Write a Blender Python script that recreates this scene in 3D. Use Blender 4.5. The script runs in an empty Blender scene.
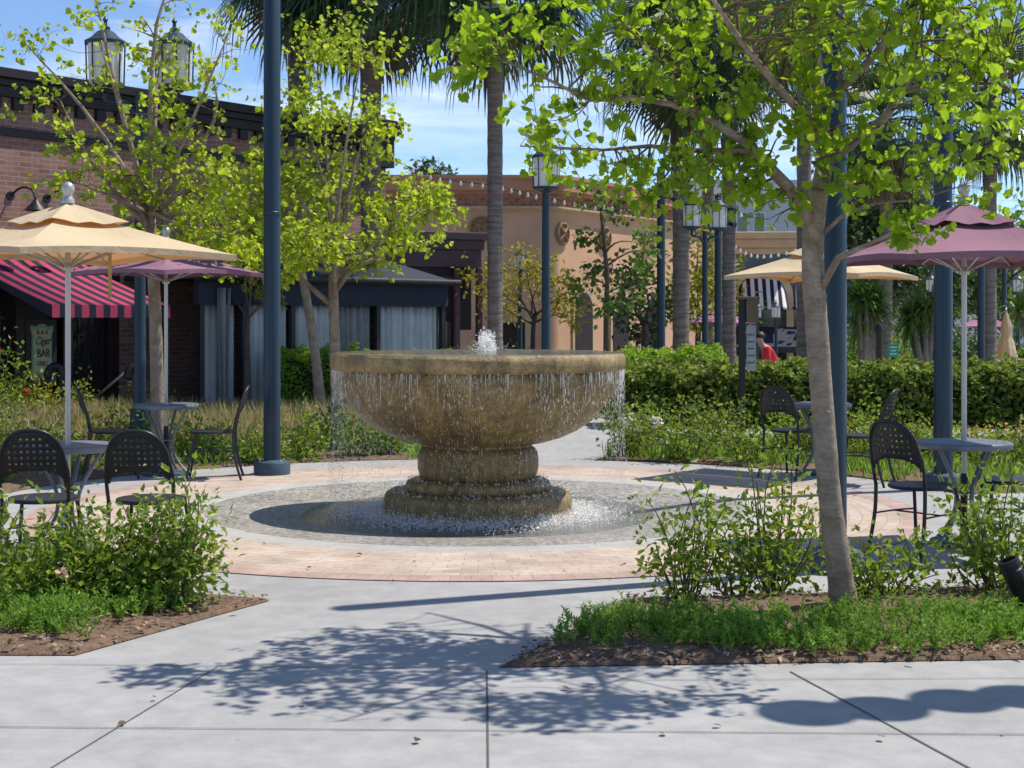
import bpy, math, random
import numpy as np
from mathutils import Vector, Matrix

random.seed(7)
RNG = np.random.default_rng(11)
S = bpy.context.scene
COL = S.collection
F, HZ, CXP, EYE = 1520.0, 320.0, 512.0, 1.6
R = math.radians


def at(px, py, Y):
    return Vector(((px - CXP) * Y / F, Y, EYE - (py - HZ) * Y / F))


def gx(px, Y):
    return (px - CXP) * Y / F


def gz(Y):
    """height of the ground: level round the fountain, falling gently behind the hedges"""
    t = min(max((Y - 21.0) / 22.0, 0.0), 1.0)
    return -0.78 * t * t * (3 - 2 * t)


# ------------------------------------------------------------------ materials
class NT:
    def __init__(self, name):
        self.m = bpy.data.materials.new(name)
        self.m.use_nodes = True
        self.t = self.m.node_tree
        self.n = self.t.nodes
        self.p = self.n['Principled BSDF']
        self.out = self.n['Material Output']

    def new(self, typ, **kw):
        nd = self.n.new(typ)
        for k, v in kw.items():
            setattr(nd, k, v)
        return nd

    def link(self, a, b):
        self.t.links.new(a, b)

    def math(self, op, a, b=None):
        nd = self.new('ShaderNodeMath', operation=op)
        for i, v in enumerate((a, b)):
            if v is None:
                continue
            if isinstance(v, (int, float)):
                nd.inputs[i].default_value = v
            else:
                self.link(v, nd.inputs[i])
        return nd.outputs[0]

    def mix(self, fac, a, b, blend='MIX'):
        nd = self.new('ShaderNodeMixRGB', blend_type=blend)
        for i, v in enumerate((fac, a, b)):
            if isinstance(v, (int, float)):
                nd.inputs[i].default_value = v
            elif isinstance(v, (tuple, list)):
                nd.inputs[i].default_value = (*v[:3], 1)
            else:
                self.link(v, nd.inputs[i])
        return nd.outputs[0]

    def noise(self, scale, vec=None, detail=4, rough=.55, dist=0):
        nd = self.new('ShaderNodeTexNoise')
        nd.inputs['Scale'].default_value = scale
        nd.inputs['Detail'].default_value = detail
        nd.inputs['Roughness'].default_value = rough
        nd.inputs['Distortion'].default_value = dist
        if vec is not None:
            self.link(vec, nd.inputs['Vector'])
        return nd.outputs['Fac']

    def ramp(self, fac, stops):
        nd = self.new('ShaderNodeValToRGB')
        el = nd.color_ramp.elements
        while len(el) < len(stops):
            el.new(0.5)
        for e, (p, c) in zip(el, stops):
            e.position = p
            e.color = (*c, 1) if isinstance(c, (tuple, list)) else (c, c, c, 1)
        self.link(fac, nd.inputs[0])
        return nd.outputs[0]

    def bump(self, height, strength, dist=.01, normal=None):
        nd = self.new('ShaderNodeBump')
        nd.inputs['Strength'].default_value = strength
        nd.inputs['Distance'].default_value = dist
        self.link(height, nd.inputs['Height'])
        if normal is not None:
            self.link(normal, nd.inputs['Normal'])
        return nd.outputs[0]

    def coord(self, kind='Object', scale=None):
        o = self.new('ShaderNodeTexCoord').outputs[kind]
        if scale:
            mp = self.new('ShaderNodeMapping')
            mp.inputs['Scale'].default_value = scale
            self.link(o, mp.inputs['Vector'])
            o = mp.outputs[0]
        return o


def sc(c, k):
    return tuple(min(1, x * k) for x in c)


def mat(name, col, rough=.6, var=.2, scale=3, bump=.1, bscale=60, metal=0, bdist=.004, col2=None, stretch=None, spec=.4):
    k = NT(name)
    v = k.coord('Object', stretch)
    n1 = k.noise(scale, v, 5)
    c = k.ramp(n1, [(.25, sc(col, 1 - var)), (.75, col2 or sc(col, 1 + var))])
    n2 = k.noise(scale * 9, v, 3)
    c = k.mix(.5 * var, c, k.ramp(n2, [(.3, .25), (.7, .75)]), 'OVERLAY')
    k.link(c, k.p.inputs['Base Color'])
    k.link(k.ramp(n2, [(0, max(0, rough - .08)), (1, min(1, rough + .08))]), k.p.inputs['Roughness'])
    k.p.inputs['Metallic'].default_value = metal
    k.p.inputs['Specular IOR Level'].default_value = spec
    if bump:
        k.link(k.bump(k.noise(bscale, v, 4), bump, bdist), k.p.inputs['Normal'])
    return k.m


def leafmat(name, a, b, tr, trans=.42, rough=.45, c=None):
    """each leaf (mesh island) takes its own tint; light passes through"""
    k = NT(name)
    g = k.new('ShaderNodeNewGeometry')
    stops = [(0, a), (.6, b), (1, c or sc(b, 1.25))]
    colr = k.ramp(g.outputs['Random Per Island'], stops)
    nz = k.noise(2.0, k.coord('Object'), 2)
    colr = k.mix(.35, colr, k.ramp(nz, [(.3, .2), (.7, .8)]), 'OVERLAY')
    k.link(colr, k.p.inputs['Base Color'])
    k.p.inputs['Roughness'].default_value = rough
    k.p.inputs['Specular IOR Level'].default_value = .35
    t = k.new('ShaderNodeBsdfTranslucent')
    k.link(k.mix(.55, colr, tr), t.inputs['Color'])
    ms = k.new('ShaderNodeMixShader')
    ms.inputs[0].default_value = trans
    k.link(k.p.outputs[0], ms.inputs[1])
    k.link(t.outputs[0], ms.inputs[2])
    k.link(ms.outputs[0], k.out.inputs['Surface'])
    return k.m


def fabricmat(name, col, tr, trans=.3, weave=260):
    k = NT(name)
    v = k.coord('Object')
    n1 = k.noise(1.6, v, 4)
    c = k.ramp(n1, [(.3, sc(col, .86)), (.7, sc(col, 1.1))])
    k.link(c, k.p.inputs['Base Color'])
    k.p.inputs['Roughness'].default_value = .85
    k.p.inputs['Specular IOR Level'].default_value = .15
    k.link(k.bump(k.noise(4, v, 4, .6, 1.5), .5, .03, k.bump(k.noise(weave, v, 2), .15, .002)), k.p.inputs['Normal'])
    t = k.new('ShaderNodeBsdfTranslucent')
    t.inputs['Color'].default_value = (*tr, 1)
    ms = k.new('ShaderNodeMixShader')
    ms.inputs[0].default_value = trans
    k.link(k.p.outputs[0], ms.inputs[1])
    k.link(t.outputs[0], ms.inputs[2])
    k.link(ms.outputs[0], k.out.inputs['Surface'])
    return k.m


def concrete(name, col):
    k = NT(name)
    v = k.coord('Object')
    c = k.ramp(k.noise(.55, v, 6, .6), [(.3, sc(col, .86)), (.7, sc(col, 1.08))])
    c = k.mix(.35, c, k.ramp(k.noise(6, v, 6, .65), [(.3, .3), (.72, .7)]), 'OVERLAY')
    c = k.mix(.3, c, k.ramp(k.noise(180, v, 2), [(.3, .25), (.7, .75)]), 'OVERLAY')
    spots = k.ramp(k.noise(3.1, v, 3, .5, 1.5), [(.66, 0.0), (.75, 1.0)])
    c = k.mix(k.math('MULTIPLY', spots, .22), c, sc(col, .6))
    vo = k.new('ShaderNodeTexVoronoi')
    vo.inputs['Scale'].default_value = 2.3
    k.link(v, vo.inputs['Vector'])
    gum = k.ramp(vo.outputs['Distance'], [(.022, 1.0), (.032, 0.0)])
    c = k.mix(k.math('MULTIPLY', gum, .45), c, sc(col, .3))
    mpw = k.new('ShaderNodeMapping')
    mpw.inputs['Scale'].default_value = (.35, 1.3, 1)
    k.link(v, mpw.inputs['Vector'])
    stain = k.ramp(k.noise(1.1, mpw.outputs[0], 7, .7, 1.2), [(.5, 0.0), (.68, 1.0)])
    c = k.mix(k.math('MULTIPLY', stain, .22), c, sc(col, .62))
    k.link(c, k.p.inputs['Base Color'])
    k.p.inputs['Roughness'].default_value = .8
    k.p.inputs['Specular IOR Level'].default_value = .25
    k.link(k.bump(k.noise(220, v, 3), .25, .002), k.p.inputs['Normal'])
    return k.m


def polar_pavers(name, cols, mortar, bw, rh, rough=.8):
    k = NT(name)
    v = k.coord('Object')
    s = k.new('ShaderNodeSeparateXYZ')
    k.link(v, s.inputs[0])
    a = k.math('ARCTAN2', s.outputs[1], s.outputs[0])
    ln = k.new('ShaderNodeVectorMath', operation='LENGTH')
    k.link(v, ln.inputs[0])
    cmb = k.new('ShaderNodeCombineXYZ')
    k.link(k.math('MULTIPLY', a, 3.1), cmb.inputs[0])
    k.link(ln.outputs['Value'], cmb.inputs[1])
    br = k.new('ShaderNodeTexBrick')
    br.offset = .5
    k.link(cmb.outputs[0], br.inputs['Vector'])
    br.inputs['Color1'].default_value = (*cols[0], 1)
    br.inputs['Color2'].default_value = (*cols[1], 1)
    br.inputs['Mortar'].default_value = (*mortar, 1)
    br.inputs['Scale'].default_value = 1
    br.inputs['Mortar Size'].default_value = .0045
    br.inputs['Mortar Smooth'].default_value = .3
    br.inputs['Bias'].default_value = 0
    br.inputs['Brick Width'].default_value = bw
    br.inputs['Row Height'].default_value = rh
    c = k.mix(.5, br.outputs['Color'], k.ramp(k.noise(2.2, v, 5, .65), [(.3, .3), (.7, .72)]), 'OVERLAY')
    c = k.mix(.35, c, k.ramp(k.noise(60, v, 3), [(.3, .3), (.7, .7)]), 'OVERLAY')
    k.link(c, k.p.inputs['Base Color'])
    k.p.inputs['Roughness'].default_value = rough
    k.p.inputs['Specular IOR Level'].default_value = .2
    inv = k.math('SUBTRACT', 1.0, br.outputs['Fac'])
    k.link(k.bump(k.noise(90, v, 3), .3, .003, k.bump(inv, .7, .006)), k.p.inputs['Normal'])
    return k.m


def wallbrick(name, c1, c2, mortar):
    k = NT(name)
    v = k.coord('Object')
    s = k.new('ShaderNodeSeparateXYZ')
    k.link(v, s.inputs[0])
    cmb = k.new('ShaderNodeCombineXYZ')
    k.link(k.math('ADD', s.outputs[0], s.outputs[1]), cmb.inputs[0])
    k.link(s.outputs[2], cmb.inputs[1])
    br = k.new('ShaderNodeTexBrick')
    k.link(cmb.outputs[0], br.inputs['Vector'])
    br.inputs['Color1'].default_value = (*c1, 1)
    br.inputs['Color2'].default_value = (*c2, 1)
    br.inputs['Mortar'].default_value = (*mortar, 1)
    br.inputs['Scale'].default_value = 1
    br.inputs['Mortar Size'].default_value = .009
    br.inputs['Brick Width'].default_value = .26
    br.inputs['Row Height'].default_value = .088
    c = k.mix(.55, br.outputs['Color'], k.ramp(k.noise(1.1, v, 6, .65), [(.3, .25), (.7, .72)]), 'OVERLAY')
    k.link(c, k.p.inputs['Base Color'])
    k.p.inputs['Roughness'].default_value = .85
    inv = k.math('SUBTRACT', 1.0, br.outputs['Fac'])
    k.link(k.bump(inv, .8, .01), k.p.inputs['Normal'])
    return k.m


def fountain_stone(name, col, wet=.35):
    """tan cast stone with dark mineral runs that follow the water down"""
    k = NT(name)
    v = k.coord('Object')
    c = k.ramp(k.noise(3.2, v, 7, .65), [(.28, sc(col, .55)), (.5, col), (.75, sc(col, 1.35))])
    s = k.new('ShaderNodeSeparateXYZ')
    k.link(v, s.inputs[0])
    a = k.math('ARCTAN2', s.outputs[1], s.outputs[0])
    cmb = k.new('ShaderNodeCombineXYZ')
    k.link(k.math('MULTIPLY', a, 4.0), cmb.inputs[0])
    k.link(k.math('MULTIPLY', s.outputs[2], .7), cmb.inputs[1])
    runs = k.ramp(k.noise(3.0, cmb.outputs[0], 5, .6), [(.4, 0.0), (.62, 1.0)])
    c = k.mix(k.math('MULTIPLY', runs, .38), c, (.06, .045, .014))
    c = k.mix(.6, c, k.ramp(k.noise(16, v, 6, .7), [(.32, .18), (.68, .82)]), 'OVERLAY')
    pale = k.ramp(k.noise(9, v, 5, .7, .8), [(.6, 0.0), (.68, 1.0)])
    c = k.mix(k.math('MULTIPLY', pale, .3), c, (.5, .42, .27))
    c = k.mix(.55, c, k.ramp(k.noise(55, v, 4, .7), [(.3, .2), (.7, .8)]), 'OVERLAY')
    k.link(c, k.p.inputs['Base Color'])
    k.p.inputs['Roughness'].default_value = wet
    k.p.inputs['Specular IOR Level'].default_value = .45
    k.link(k.bump(k.noise(60, v, 6, .75), .9, .012), k.p.inputs['Normal'])
    return k.m


def watermat(name, bscale=9, bstr=.35, tint=(.85, .92, .95)):
    k = NT(name)
    v = k.coord('Object')
    tr = k.new('ShaderNodeBsdfTransparent')
    tr.inputs[0].default_value = (*tint, 1)
    gl = k.new('ShaderNodeBsdfGlossy')
    gl.inputs['Roughness'].default_value = .06
    nb = k.bump(k.noise(bscale, v, 4, .6, .4), bstr, .03)
    k.link(nb, gl.inputs['Normal'])
    fr = k.new('ShaderNodeFresnel')
    fr.inputs['IOR'].default_value = 1.33
    k.link(nb, fr.inputs['Normal'])
    ms = k.new('ShaderNodeMixShader')
    k.link(k.math('MINIMUM', k.math('ADD', k.math('MULTIPLY', fr.outputs[0], .9), .05), .8), ms.inputs[0])
    k.link(tr.outputs[0], ms.inputs[1])
    k.link(gl.outputs[0], ms.inputs[2])
    k.link(ms.outputs[0], k.out.inputs['Surface'])
    return k.m


def dropmat(name, alpha=.8):
    k = NT(name)
    k.p.inputs['Base Color'].default_value = (.93, .93, .93, 1)
    k.p.inputs['Roughness'].default_value = .12
    k.p.inputs['Specular IOR Level'].default_value = .6
    t = k.new('ShaderNodeBsdfTranslucent')
    t.inputs['Color'].default_value = (.95, .95, .95, 1)
    m1 = k.new('ShaderNodeMixShader')
    m1.inputs[0].default_value = .5
    k.link(k.p.outputs[0], m1.inputs[1])
    k.link(t.outputs[0], m1.inputs[2])
    tr = k.new('ShaderNodeBsdfTransparent')
    m2 = k.new('ShaderNodeMixShader')
    m2.inputs[0].default_value = alpha
    k.link(tr.outputs[0], m2.inputs[1])
    k.link(m1.outputs[0], m2.inputs[2])
    k.link(m2.outputs[0], k.out.inputs['Surface'])
    return k.m


def stripes(name, c1, c2, period):
    k = NT(name)
    v = k.coord('Object')
    s = k.new('ShaderNodeSeparateXYZ')
    k.link(v, s.inputs[0])
    f = k.math('FRACT', k.math('DIVIDE', s.outputs[0], period))
    c = k.mix(k.math('GREATER_THAN', f, .5), c1, c2)
    c = k.mix(.3, c, k.ramp(k.noise(4, v, 4), [(.3, .3), (.7, .7)]), 'OVERLAY')
    k.link(c, k.p.inputs['Base Color'])
    k.p.inputs['Roughness'].default_value = .85
    k.p.inputs['Specular IOR Level'].default_value = .15
    return k.m


def palmtrunk(name, col):
    k = NT(name)
    v = k.coord('Object')
    mp = k.new('ShaderNodeMapping')
    mp.inputs['Scale'].default_value = (1, 1, 9)
    k.link(v, mp.inputs['Vector'])
    rings = k.noise(2.2, mp.outputs[0], 4, .6)
    c = k.ramp(rings, [(.3, sc(col, .55)), (.7, sc(col, 1.25))])
    c = k.mix(.4, c, k.ramp(k.noise(14, v, 5, .7), [(.3, .25), (.7, .75)]), 'OVERLAY')
    k.link(c, k.p.inputs['Base Color'])
    k.p.inputs['Roughness'].default_value = .9
    k.link(k.bump(rings, .8, .03), k.p.inputs['Normal'])
    return k.m


M = {}
M['concrete'] = concrete('concrete', (.35, .35, .35))
M['joint'] = mat('joint', (.10, .095, .09), .9)
M['ground'] = mat('ground', (.30, .27, .23), .9, .2, .5)
M['pavers'] = polar_pavers('pavers', ((.42, .335, .275), (.49, .41, .345)), (.36, .30, .255), .20, .10)
M['soldier'] = polar_pavers('soldier', ((.37, .26, .225), (.43, .315, .28)), (.33, .27, .24), .11, .205)
M['dishrim'] = concrete('dishrim', (.41, .40, .385))
def pebbles(name, col):
    k = NT(name)
    v = k.coord('Object')
    vo = k.new('ShaderNodeTexVoronoi')
    vo.inputs['Scale'].default_value = 42
    k.link(v, vo.inputs['Vector'])
    sp = k.new('ShaderNodeSeparateColor')
    k.link(vo.outputs['Color'], sp.inputs[0])
    c = k.ramp(sp.outputs[0], [(0, sc(col, .45)), (.35, sc(col, .9)), (.7, sc(col, 1.1)), (1, sc(col, 1.6))])
    c = k.mix(.5, c, k.ramp(k.noise(1.3, v, 6, .6), [(.3, .3), (.7, .7)]), 'OVERLAY')
    k.link(c, k.p.inputs['Base Color'])
    k.p.inputs['Roughness'].default_value = .5
    k.link(k.bump(vo.outputs['Distance'], -.8, .01), k.p.inputs['Normal'])
    return k.m


M['dish'] = pebbles('dish', (.285, .27, .245))
M['mulch'] = mat('mulch', (.19, .122, .082), .95, .5, 22, 1, 90, 0, .02)
M['chips'] = leafmat('chips', (.13, .08, .055), (.30, .21, .15), (.2, .12, .08), .02, .9, (.46, .36, .27))
M['stone'] = fountain_stone('stone', (.31, .215, .082))
M['stone_rim'] = fountain_stone('stone_rim', (.40, .285, .125), .3)
M['water'] = watermat('water', 10, .5)
M['poolwater'] = watermat('poolwater', 16, .5, (.78, .82, .82))
M['drops'] = dropmat('drops', .62)
M['foam'] = dropmat('foam', .85)
M['navy'] = mat('navy', (.017, .041, .062), .4, .12, 2, .05, 40)
M['navy_base'] = mat('navy_base', (.05, .085, .12), .5, .2, 4, .15, 40)
M['black'] = mat('black', (.014, .014, .016), .45, .2, 5, .05)
M['chair'] = mat('chair', (.035, .036, .042), .38, .25, 7, .06, 90, .35)
M['table'] = mat('table', (.17, .19, .23), .42, .15, 7, .05, 120, .2)
M['alu'] = mat('alu', (.50, .49, .47), .38, .12, 5, .04, 80, .55)
M['beige'] = fabricmat('beige', (.70, .64, .45), (.92, .54, .08), .36)
M['maroon'] = fabricmat('maroon', (.33, .18, .24), (.24, .06, .11), .22)
M['purple'] = fabricmat('purple', (.46, .22, .38), (.5, .14, .36), .25)
M['bark'] = mat('bark', (.22, .17, .135), .9, .35, 5, .6, 30, 0, .01, None, (1, 1, .35))
def barkmat(name, col):
    k = NT(name)
    v = k.coord('Object')
    c = k.ramp(k.noise(5, v, 7, .7, .8), [(.3, sc(col, .5)), (.5, col), (.72, sc(col, 1.5))])
    mp_ = k.new('ShaderNodeMapping')
    mp_.inputs['Scale'].default_value = (1, 1, 5)
    k.link(v, mp_.inputs['Vector'])
    ln = k.noise(16, mp_.outputs[0], 4, .6)
    c = k.mix(.32, c, k.ramp(ln, [(.32, .22), (.68, .74)]), 'OVERLAY')
    c = k.mix(k.math('MULTIPLY', k.ramp(k.noise(4.5, v, 3, .5, 1.0), [(.6, 0.0), (.66, 1.0)]), .45), c, sc(col, 1.7))
    k.link(c, k.p.inputs['Base Color'])
    k.p.inputs['Roughness'].default_value = .85
    k.p.inputs['Specular IOR Level'].default_value = .2
    k.link(k.bump(ln, .5, .006, k.bump(k.noise(28, v, 5, .65), .6, .01)), k.p.inputs['Normal'])
    return k.m


M['bark'] = barkmat('bark', (.29, .228, .172))
M['darkbark'] = mat('darkbark', (.10, .078, .062), .9, .35, 6, .6, 30, 0, .01)
M['twig'] = mat('twig', (.13, .095, .05), .9, .3, 6, .2)
M['palmtrunk'] = palmtrunk('palmtrunk', (.22, .18, .15))
M['leaf_near'] = leafmat('leaf_near', (.08, .17, .013), (.22, .33, .02), (.56, .82, .03), .58, .45, (.34, .44, .03))
M['leaf_lime'] = leafmat('leaf_lime', (.17, .27, .02), (.34, .45, .03), (.70, .86, .05), .55, .5, (.48, .53, .05))
M['leaf_olive'] = leafmat('leaf_olive', (.14, .18, .02), (.29, .32, .04), (.6, .6, .06), .45)
M['leaf_yellow'] = leafmat('leaf_yellow', (.16, .19, .025), (.36, .34, .04), (.62, .54, .06), .45, .5, (.46, .34, .05))
M['leaf_green'] = leafmat('leaf_green', (.05, .115, .025), (.12, .21, .04), (.3, .46, .05), .4)
M['leaf_dark'] = leafmat('leaf_dark', (.018, .045, .014), (.045, .085, .022), (.09, .15, .03), .3)
M['leaf_rose'] = leafmat('leaf_rose', (.035, .095, .018), (.15, .25, .03), (.44, .60, .045), .4, .45, (.36, .40, .07))
M['leaf_hedge'] = leafmat('leaf_hedge', (.035, .075, .015), (.12, .19, .03), (.34, .45, .05), .36, .5, (.46, .48, .08))
M['leaf_boxwood'] = leafmat('leaf_boxwood', (.11, .21, .018), (.22, .37, .03), (.45, .66, .04), .42, .4)
M['leaf_fern'] = leafmat('leaf_fern', (.06, .15, .02), (.16, .30, .04), (.36, .6, .06), .42, .5, (.30, .45, .07))
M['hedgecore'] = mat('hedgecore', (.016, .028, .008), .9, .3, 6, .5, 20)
M['grass_blond'] = leafmat('grass_blond', (.26, .23, .10), (.40, .34, .17), (.55, .48, .22), .4, .6, (.20, .24, .07))
M['palmleaf'] = leafmat('palmleaf', (.018, .052, .022), (.04, .085, .03), (.10, .17, .03), .28, .35)
M['palmdead'] = leafmat('palmdead', (.10, .065, .035), (.2, .13, .07), (.26, .16, .07), .25, .8)
M['petal'] = leafmat('petal', (.75, .5, .42), (.85, .68, .58), (.9, .6, .5), .35, .6)
M['petal_white'] = leafmat('petal_white', (.8, .74, .66), (.88, .85, .8), (.9, .85, .75), .35, .6)
M['petal_red'] = leafmat('petal_red', (.5, .06, .04), (.65, .12, .07), (.7, .1, .06), .3, .6)
M['petal_orange'] = leafmat('petal_orange', (.6, .25, .04), (.75, .38, .06), (.8, .4, .06), .3, .6)
M['brick'] = wallbrick('brick', (.22, .105, .078), (.33, .175, .135), (.32, .27, .245))
M['darkwood'] = mat('darkwood', (.028, .014, .014), .5, .3, 4, .2, 30)
M['darktrim'] = mat('darktrim', (.02, .019, .022), .5, .2, 4, .1)
M['glass'] = mat('glass', (.02, .025, .03), .08, .2, 3, 0, spec=.8)
M['curtain'] = mat('curtain', (.52, .54, .55), .9, .12, 3, .1)
M['curtain_dark'] = mat('curtain_dark', (.26, .265, .28), .9, .15, 3, .1)
M['awnpink'] = stripes('awnpink', (.38, .05, .115), (.022, .024, .04), .285)
M['awnbw'] = stripes('awnbw', (.65, .65, .66), (.02, .024, .04), .3)
M['awnnavy'] = mat('awnnavy', (.022, .03, .05), .8, .2, 5, .1)
M['plum'] = mat('plum', (.10, .062, .08), .6, .15, 3, .1)
M['plum_dark'] = mat('plum_dark', (.024, .02, .028), .6, .15, 3, .1)
M['stucco'] = mat('stucco', (.66, .40, .25), .9, .16, .8, .4, 30, 0, .01)
M['stucco_trim'] = mat('stucco_trim', (.52, .27, .16), .85, .15, 1.5, .2, 30)
M['frieze'] = mat('frieze', (.46, .22, .14), .85, .5, 6, .6, 9, 0, .04)
M['cream'] = mat('cream', (.56, .42, .26), .8, .12, 2, .15)
M['medal'] = mat('medal', (.30, .19, .095), .7, .4, 14, .7, 40, 0, .02)
M['slate'] = mat('slate', (.10, .15, .18), .8, .15, 1, .1)
M['white'] = mat('white', (.66, .67, .68), .85, .06, 1, .1)
M['whitegrey'] = mat('whitegrey', (.44, .48, .52), .85, .06, 1, .1)
M['greenwin'] = mat('greenwin', (.20, .27, .20), .3, .1, 2, 0)
M['lampglass'] = fabricmat('lampglass', (.88, .89, .88), (.95, .96, .95), .45, 30)
M['bulb'] = mat('bulb', (.85, .84, .78), .25, .05, 5, 0)
M['signgreen'] = mat('signgreen', (.03, .30, .16), .5, .1, 4, 0)
M['signcream'] = mat('signcream', (.50, .52, .30), .6, .15, 6, .05)
M['signedge'] = mat('signedge', (.26, .42, .27), .6, .1, 6, .05)
M['signpurple'] = mat('signpurple', (.10, .06, .12), .6)
M['signbrown'] = mat('signbrown', (.22, .07, .04), .6)
M['kiosk'] = mat('kiosk', (.28, .31, .32), .4, .3, 3, 0)
M['kioskbox'] = mat('kioskbox', (.12, .09, .05), .6, .2, 8, .1)
M['skin'] = mat('skin', (.42, .24, .17), .55, .1, 6, .05)
M['hair'] = mat('hair', (.015, .012, .011), .6, .2, 9, .3)
M['shirt'] = mat('shirt', (.62, .04, .05), .85, .15, 6, .1)
M['trousers'] = mat('trousers', (.62, .62, .62), .85, .15, 6, .1)
M['tancord'] = mat('tancord', (.45, .30, .13), .8)
M['planter'] = mat('planter', (.50, .36, .19), .85, .2, 2, .2)


# ------------------------------------------------------------------ mesh building
class MB:
    def __init__(self):
        self.v, self.f = [], []

    def add(self, vs, fs):
        o = len(self.v)
        self.v.extend([tuple(p) for p in vs])
        self.f.extend([tuple(i + o for i in f) for f in fs])

    def box(self, x0, x1, y0, y1, z0, z1, mtx=None):
        vs = [Vector(p) for p in ((x0, y0, z0), (x1, y0, z0), (x1, y1, z0), (x0, y1, z0), (x0, y0, z1), (x1, y0, z1), (x1, y1, z1), (x0, y1, z1))]
        if mtx is not None:
            vs = [mtx @ p for p in vs]
        self.add(vs, [(0, 3, 2, 1), (4, 5, 6, 7), (0, 1, 5, 4), (1, 2, 6, 5), (2, 3, 7, 6), (3, 0, 4, 7)])

    def tube(self, pts, rad, n=8, cap=True):
        pts = [Vector(p) for p in pts]
        m = len(pts)
        if not isinstance(rad, (list, tuple)):
            rad = [rad] * m
        d0 = (pts[1] - pts[0]).normalized()
        ref = Vector((0, 0, 1)) if abs(d0.z) < .9 else Vector((1, 0, 0))
        u = d0.cross(ref).normalized()
        vs, fs = [], []
        for i, p in enumerate(pts):
            d = (pts[min(i + 1, m - 1)] - pts[max(i - 1, 0)])
            d = d.normalized() if d.length > 1e-9 else d0
            u = (u - d * u.dot(d))
            u = u.normalized() if u.length > 1e-6 else d.orthogonal().normalized()
            w = d.cross(u)
            for j in range(n):
                a = 2 * math.pi * j / n
                vs.append(p + (u * math.cos(a) + w * math.sin(a)) * rad[i])
        for i in range(m - 1):
            for j in range(n):
                k = (j + 1) % n
                fs.append((i * n + j, i * n + k, (i + 1) * n + k, (i + 1) * n + j))
        if cap:
            fs.append(tuple(range(n - 1, -1, -1)))
            fs.append(tuple((m - 1) * n + j for j in range(n)))
        self.add(vs, fs)

    def lathe(self, prof, n=32, c=(0, 0, 0), close=False, jitter=0):
        vs, fs = [], []
        m = len(prof)
        for i, (r, z) in enumerate(prof):
            for j in range(n):
                a = 2 * math.pi * j / n
                rr = r + (random.uniform(-jitter, jitter) if jitter else 0)
                vs.append((c[0] + rr * math.cos(a), c[1] + rr * math.sin(a), c[2] + z))
        for i in range(m - 1):
            for j in range(n):
                k = (j + 1) % n
                fs.append((i * n + j, i * n + k, (i + 1) * n + k, (i + 1) * n + j))
        if close:
            fs.append(tuple(range(n - 1, -1, -1)))
            fs.append(tuple((m - 1) * n + j for j in range(n)))
        self.add(vs, fs)

    def prism(self, poly, z0, z1, mtx=None):
        n = len(poly)
        vs = [Vector((x, y, z0)) for x, y in poly] + [Vector((x, y, z1)) for x, y in poly]
        if mtx is not None:
            vs = [mtx @ p for p in vs]
        fs = [tuple(range(n - 1, -1, -1)), tuple(range(n, 2 * n))] + [(i, (i + 1) % n, n + (i + 1) % n, n + i) for i in range(n)]
        self.add(vs, fs)

    def scatter(self, tv, tf, pos, size, rot):
        """many copies of a small shape: pos (N,3), size (N,), rot (N,3,3)"""
        tv = np.asarray(tv, float)
        vs = np.einsum('nij,kj->nki', rot, tv) * np.asarray(size)[:, None, None] + np.asarray(pos)[:, None, :]
        o, k = len(self.v), len(tv)
        self.v.extend(map(tuple, vs.reshape(-1, 3).tolist()))
        for i in range(len(pos)):
            b = o + i * k
            self.f.extend([tuple(b + q for q in f) for f in tf])

    def build(self, name, m, parent=None, smooth=False, bevel=0, solid=0, split=40, subs=0):
        me = bpy.data.meshes.new(name)
        me.from_pydata(self.v, [], self.f)
        me.update()
        me.materials.append(m)
        o = bpy.data.objects.new(name, me)
        COL.objects.link(o)
        if smooth:
            me.polygons.foreach_set('use_smooth', [True] * len(me.polygons))
        if solid:
            md = o.modifiers.new('solid', 'SOLIDIFY')
            md.thickness = solid
            md.offset = 0
        if bevel:
            md = o.modifiers.new('bevel', 'BEVEL')
            md.width = bevel
            md.segments = 2
            md.limit_method = 'ANGLE'
            md.angle_limit = R(40)
        if smooth and split:
            md = o.modifiers.new('split', 'EDGE_SPLIT')
            md.split_angle = R(split)
        if parent is not None:
            o.parent = parent
        return o


def tag(o, label=None, cat=None, group=None, kind=None):
    if label:
        o['label'] = label
    if cat:
        o['category'] = cat
    if group:
        o['group'] = group
    if kind:
        o['kind'] = kind
    return o


def thing(name, label, cat, loc=(0, 0, 0), rz=0, group=None):
    o = bpy.data.objects.new(name, None)
    COL.objects.link(o)
    o.location = loc
    o.rotation_euler = (0, 0, rz)
    return tag(o, label, cat, group)


def copy_tree(o, parent=None):
    c = o.copy()
    COL.objects.link(c)
    if parent is not None:
        c.parent = parent
    for ch in list(o.children):
        copy_tree(ch, c)
    return c


PROTO = {}


def instance(key, maker, label, cat, loc, rz=0, group=None, scale=1):
    if key not in PROTO:
        PROTO[key] = maker()
        o = PROTO[key]
    else:
        o = copy_tree(PROTO[key])
    o.location = loc
    o.rotation_euler = (0, 0, rz)
    o.scale = (scale,) * 3
    return tag(o, label, cat, group)


def smooth_path(pts, n=5):
    """Catmull-Rom through the points"""
    P = [Vector(p) for p in pts]
    P = [P[0] * 2 - P[1]] + P + [P[-1] * 2 - P[-2]]
    out = []
    for i in range(1, len(P) - 2):
        p0, p1, p2, p3 = P[i - 1:i + 3]
        for j in range(n):
            t = j / n
            out.append(.5 * ((2 * p1) + (p2 - p0) * t + (2 * p0 - 5 * p1 + 4 * p2 - p3) * t * t + (3 * p1 - p0 - 3 * p2 + p3) * t ** 3))
    out.append(P[-2])
    return out


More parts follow.
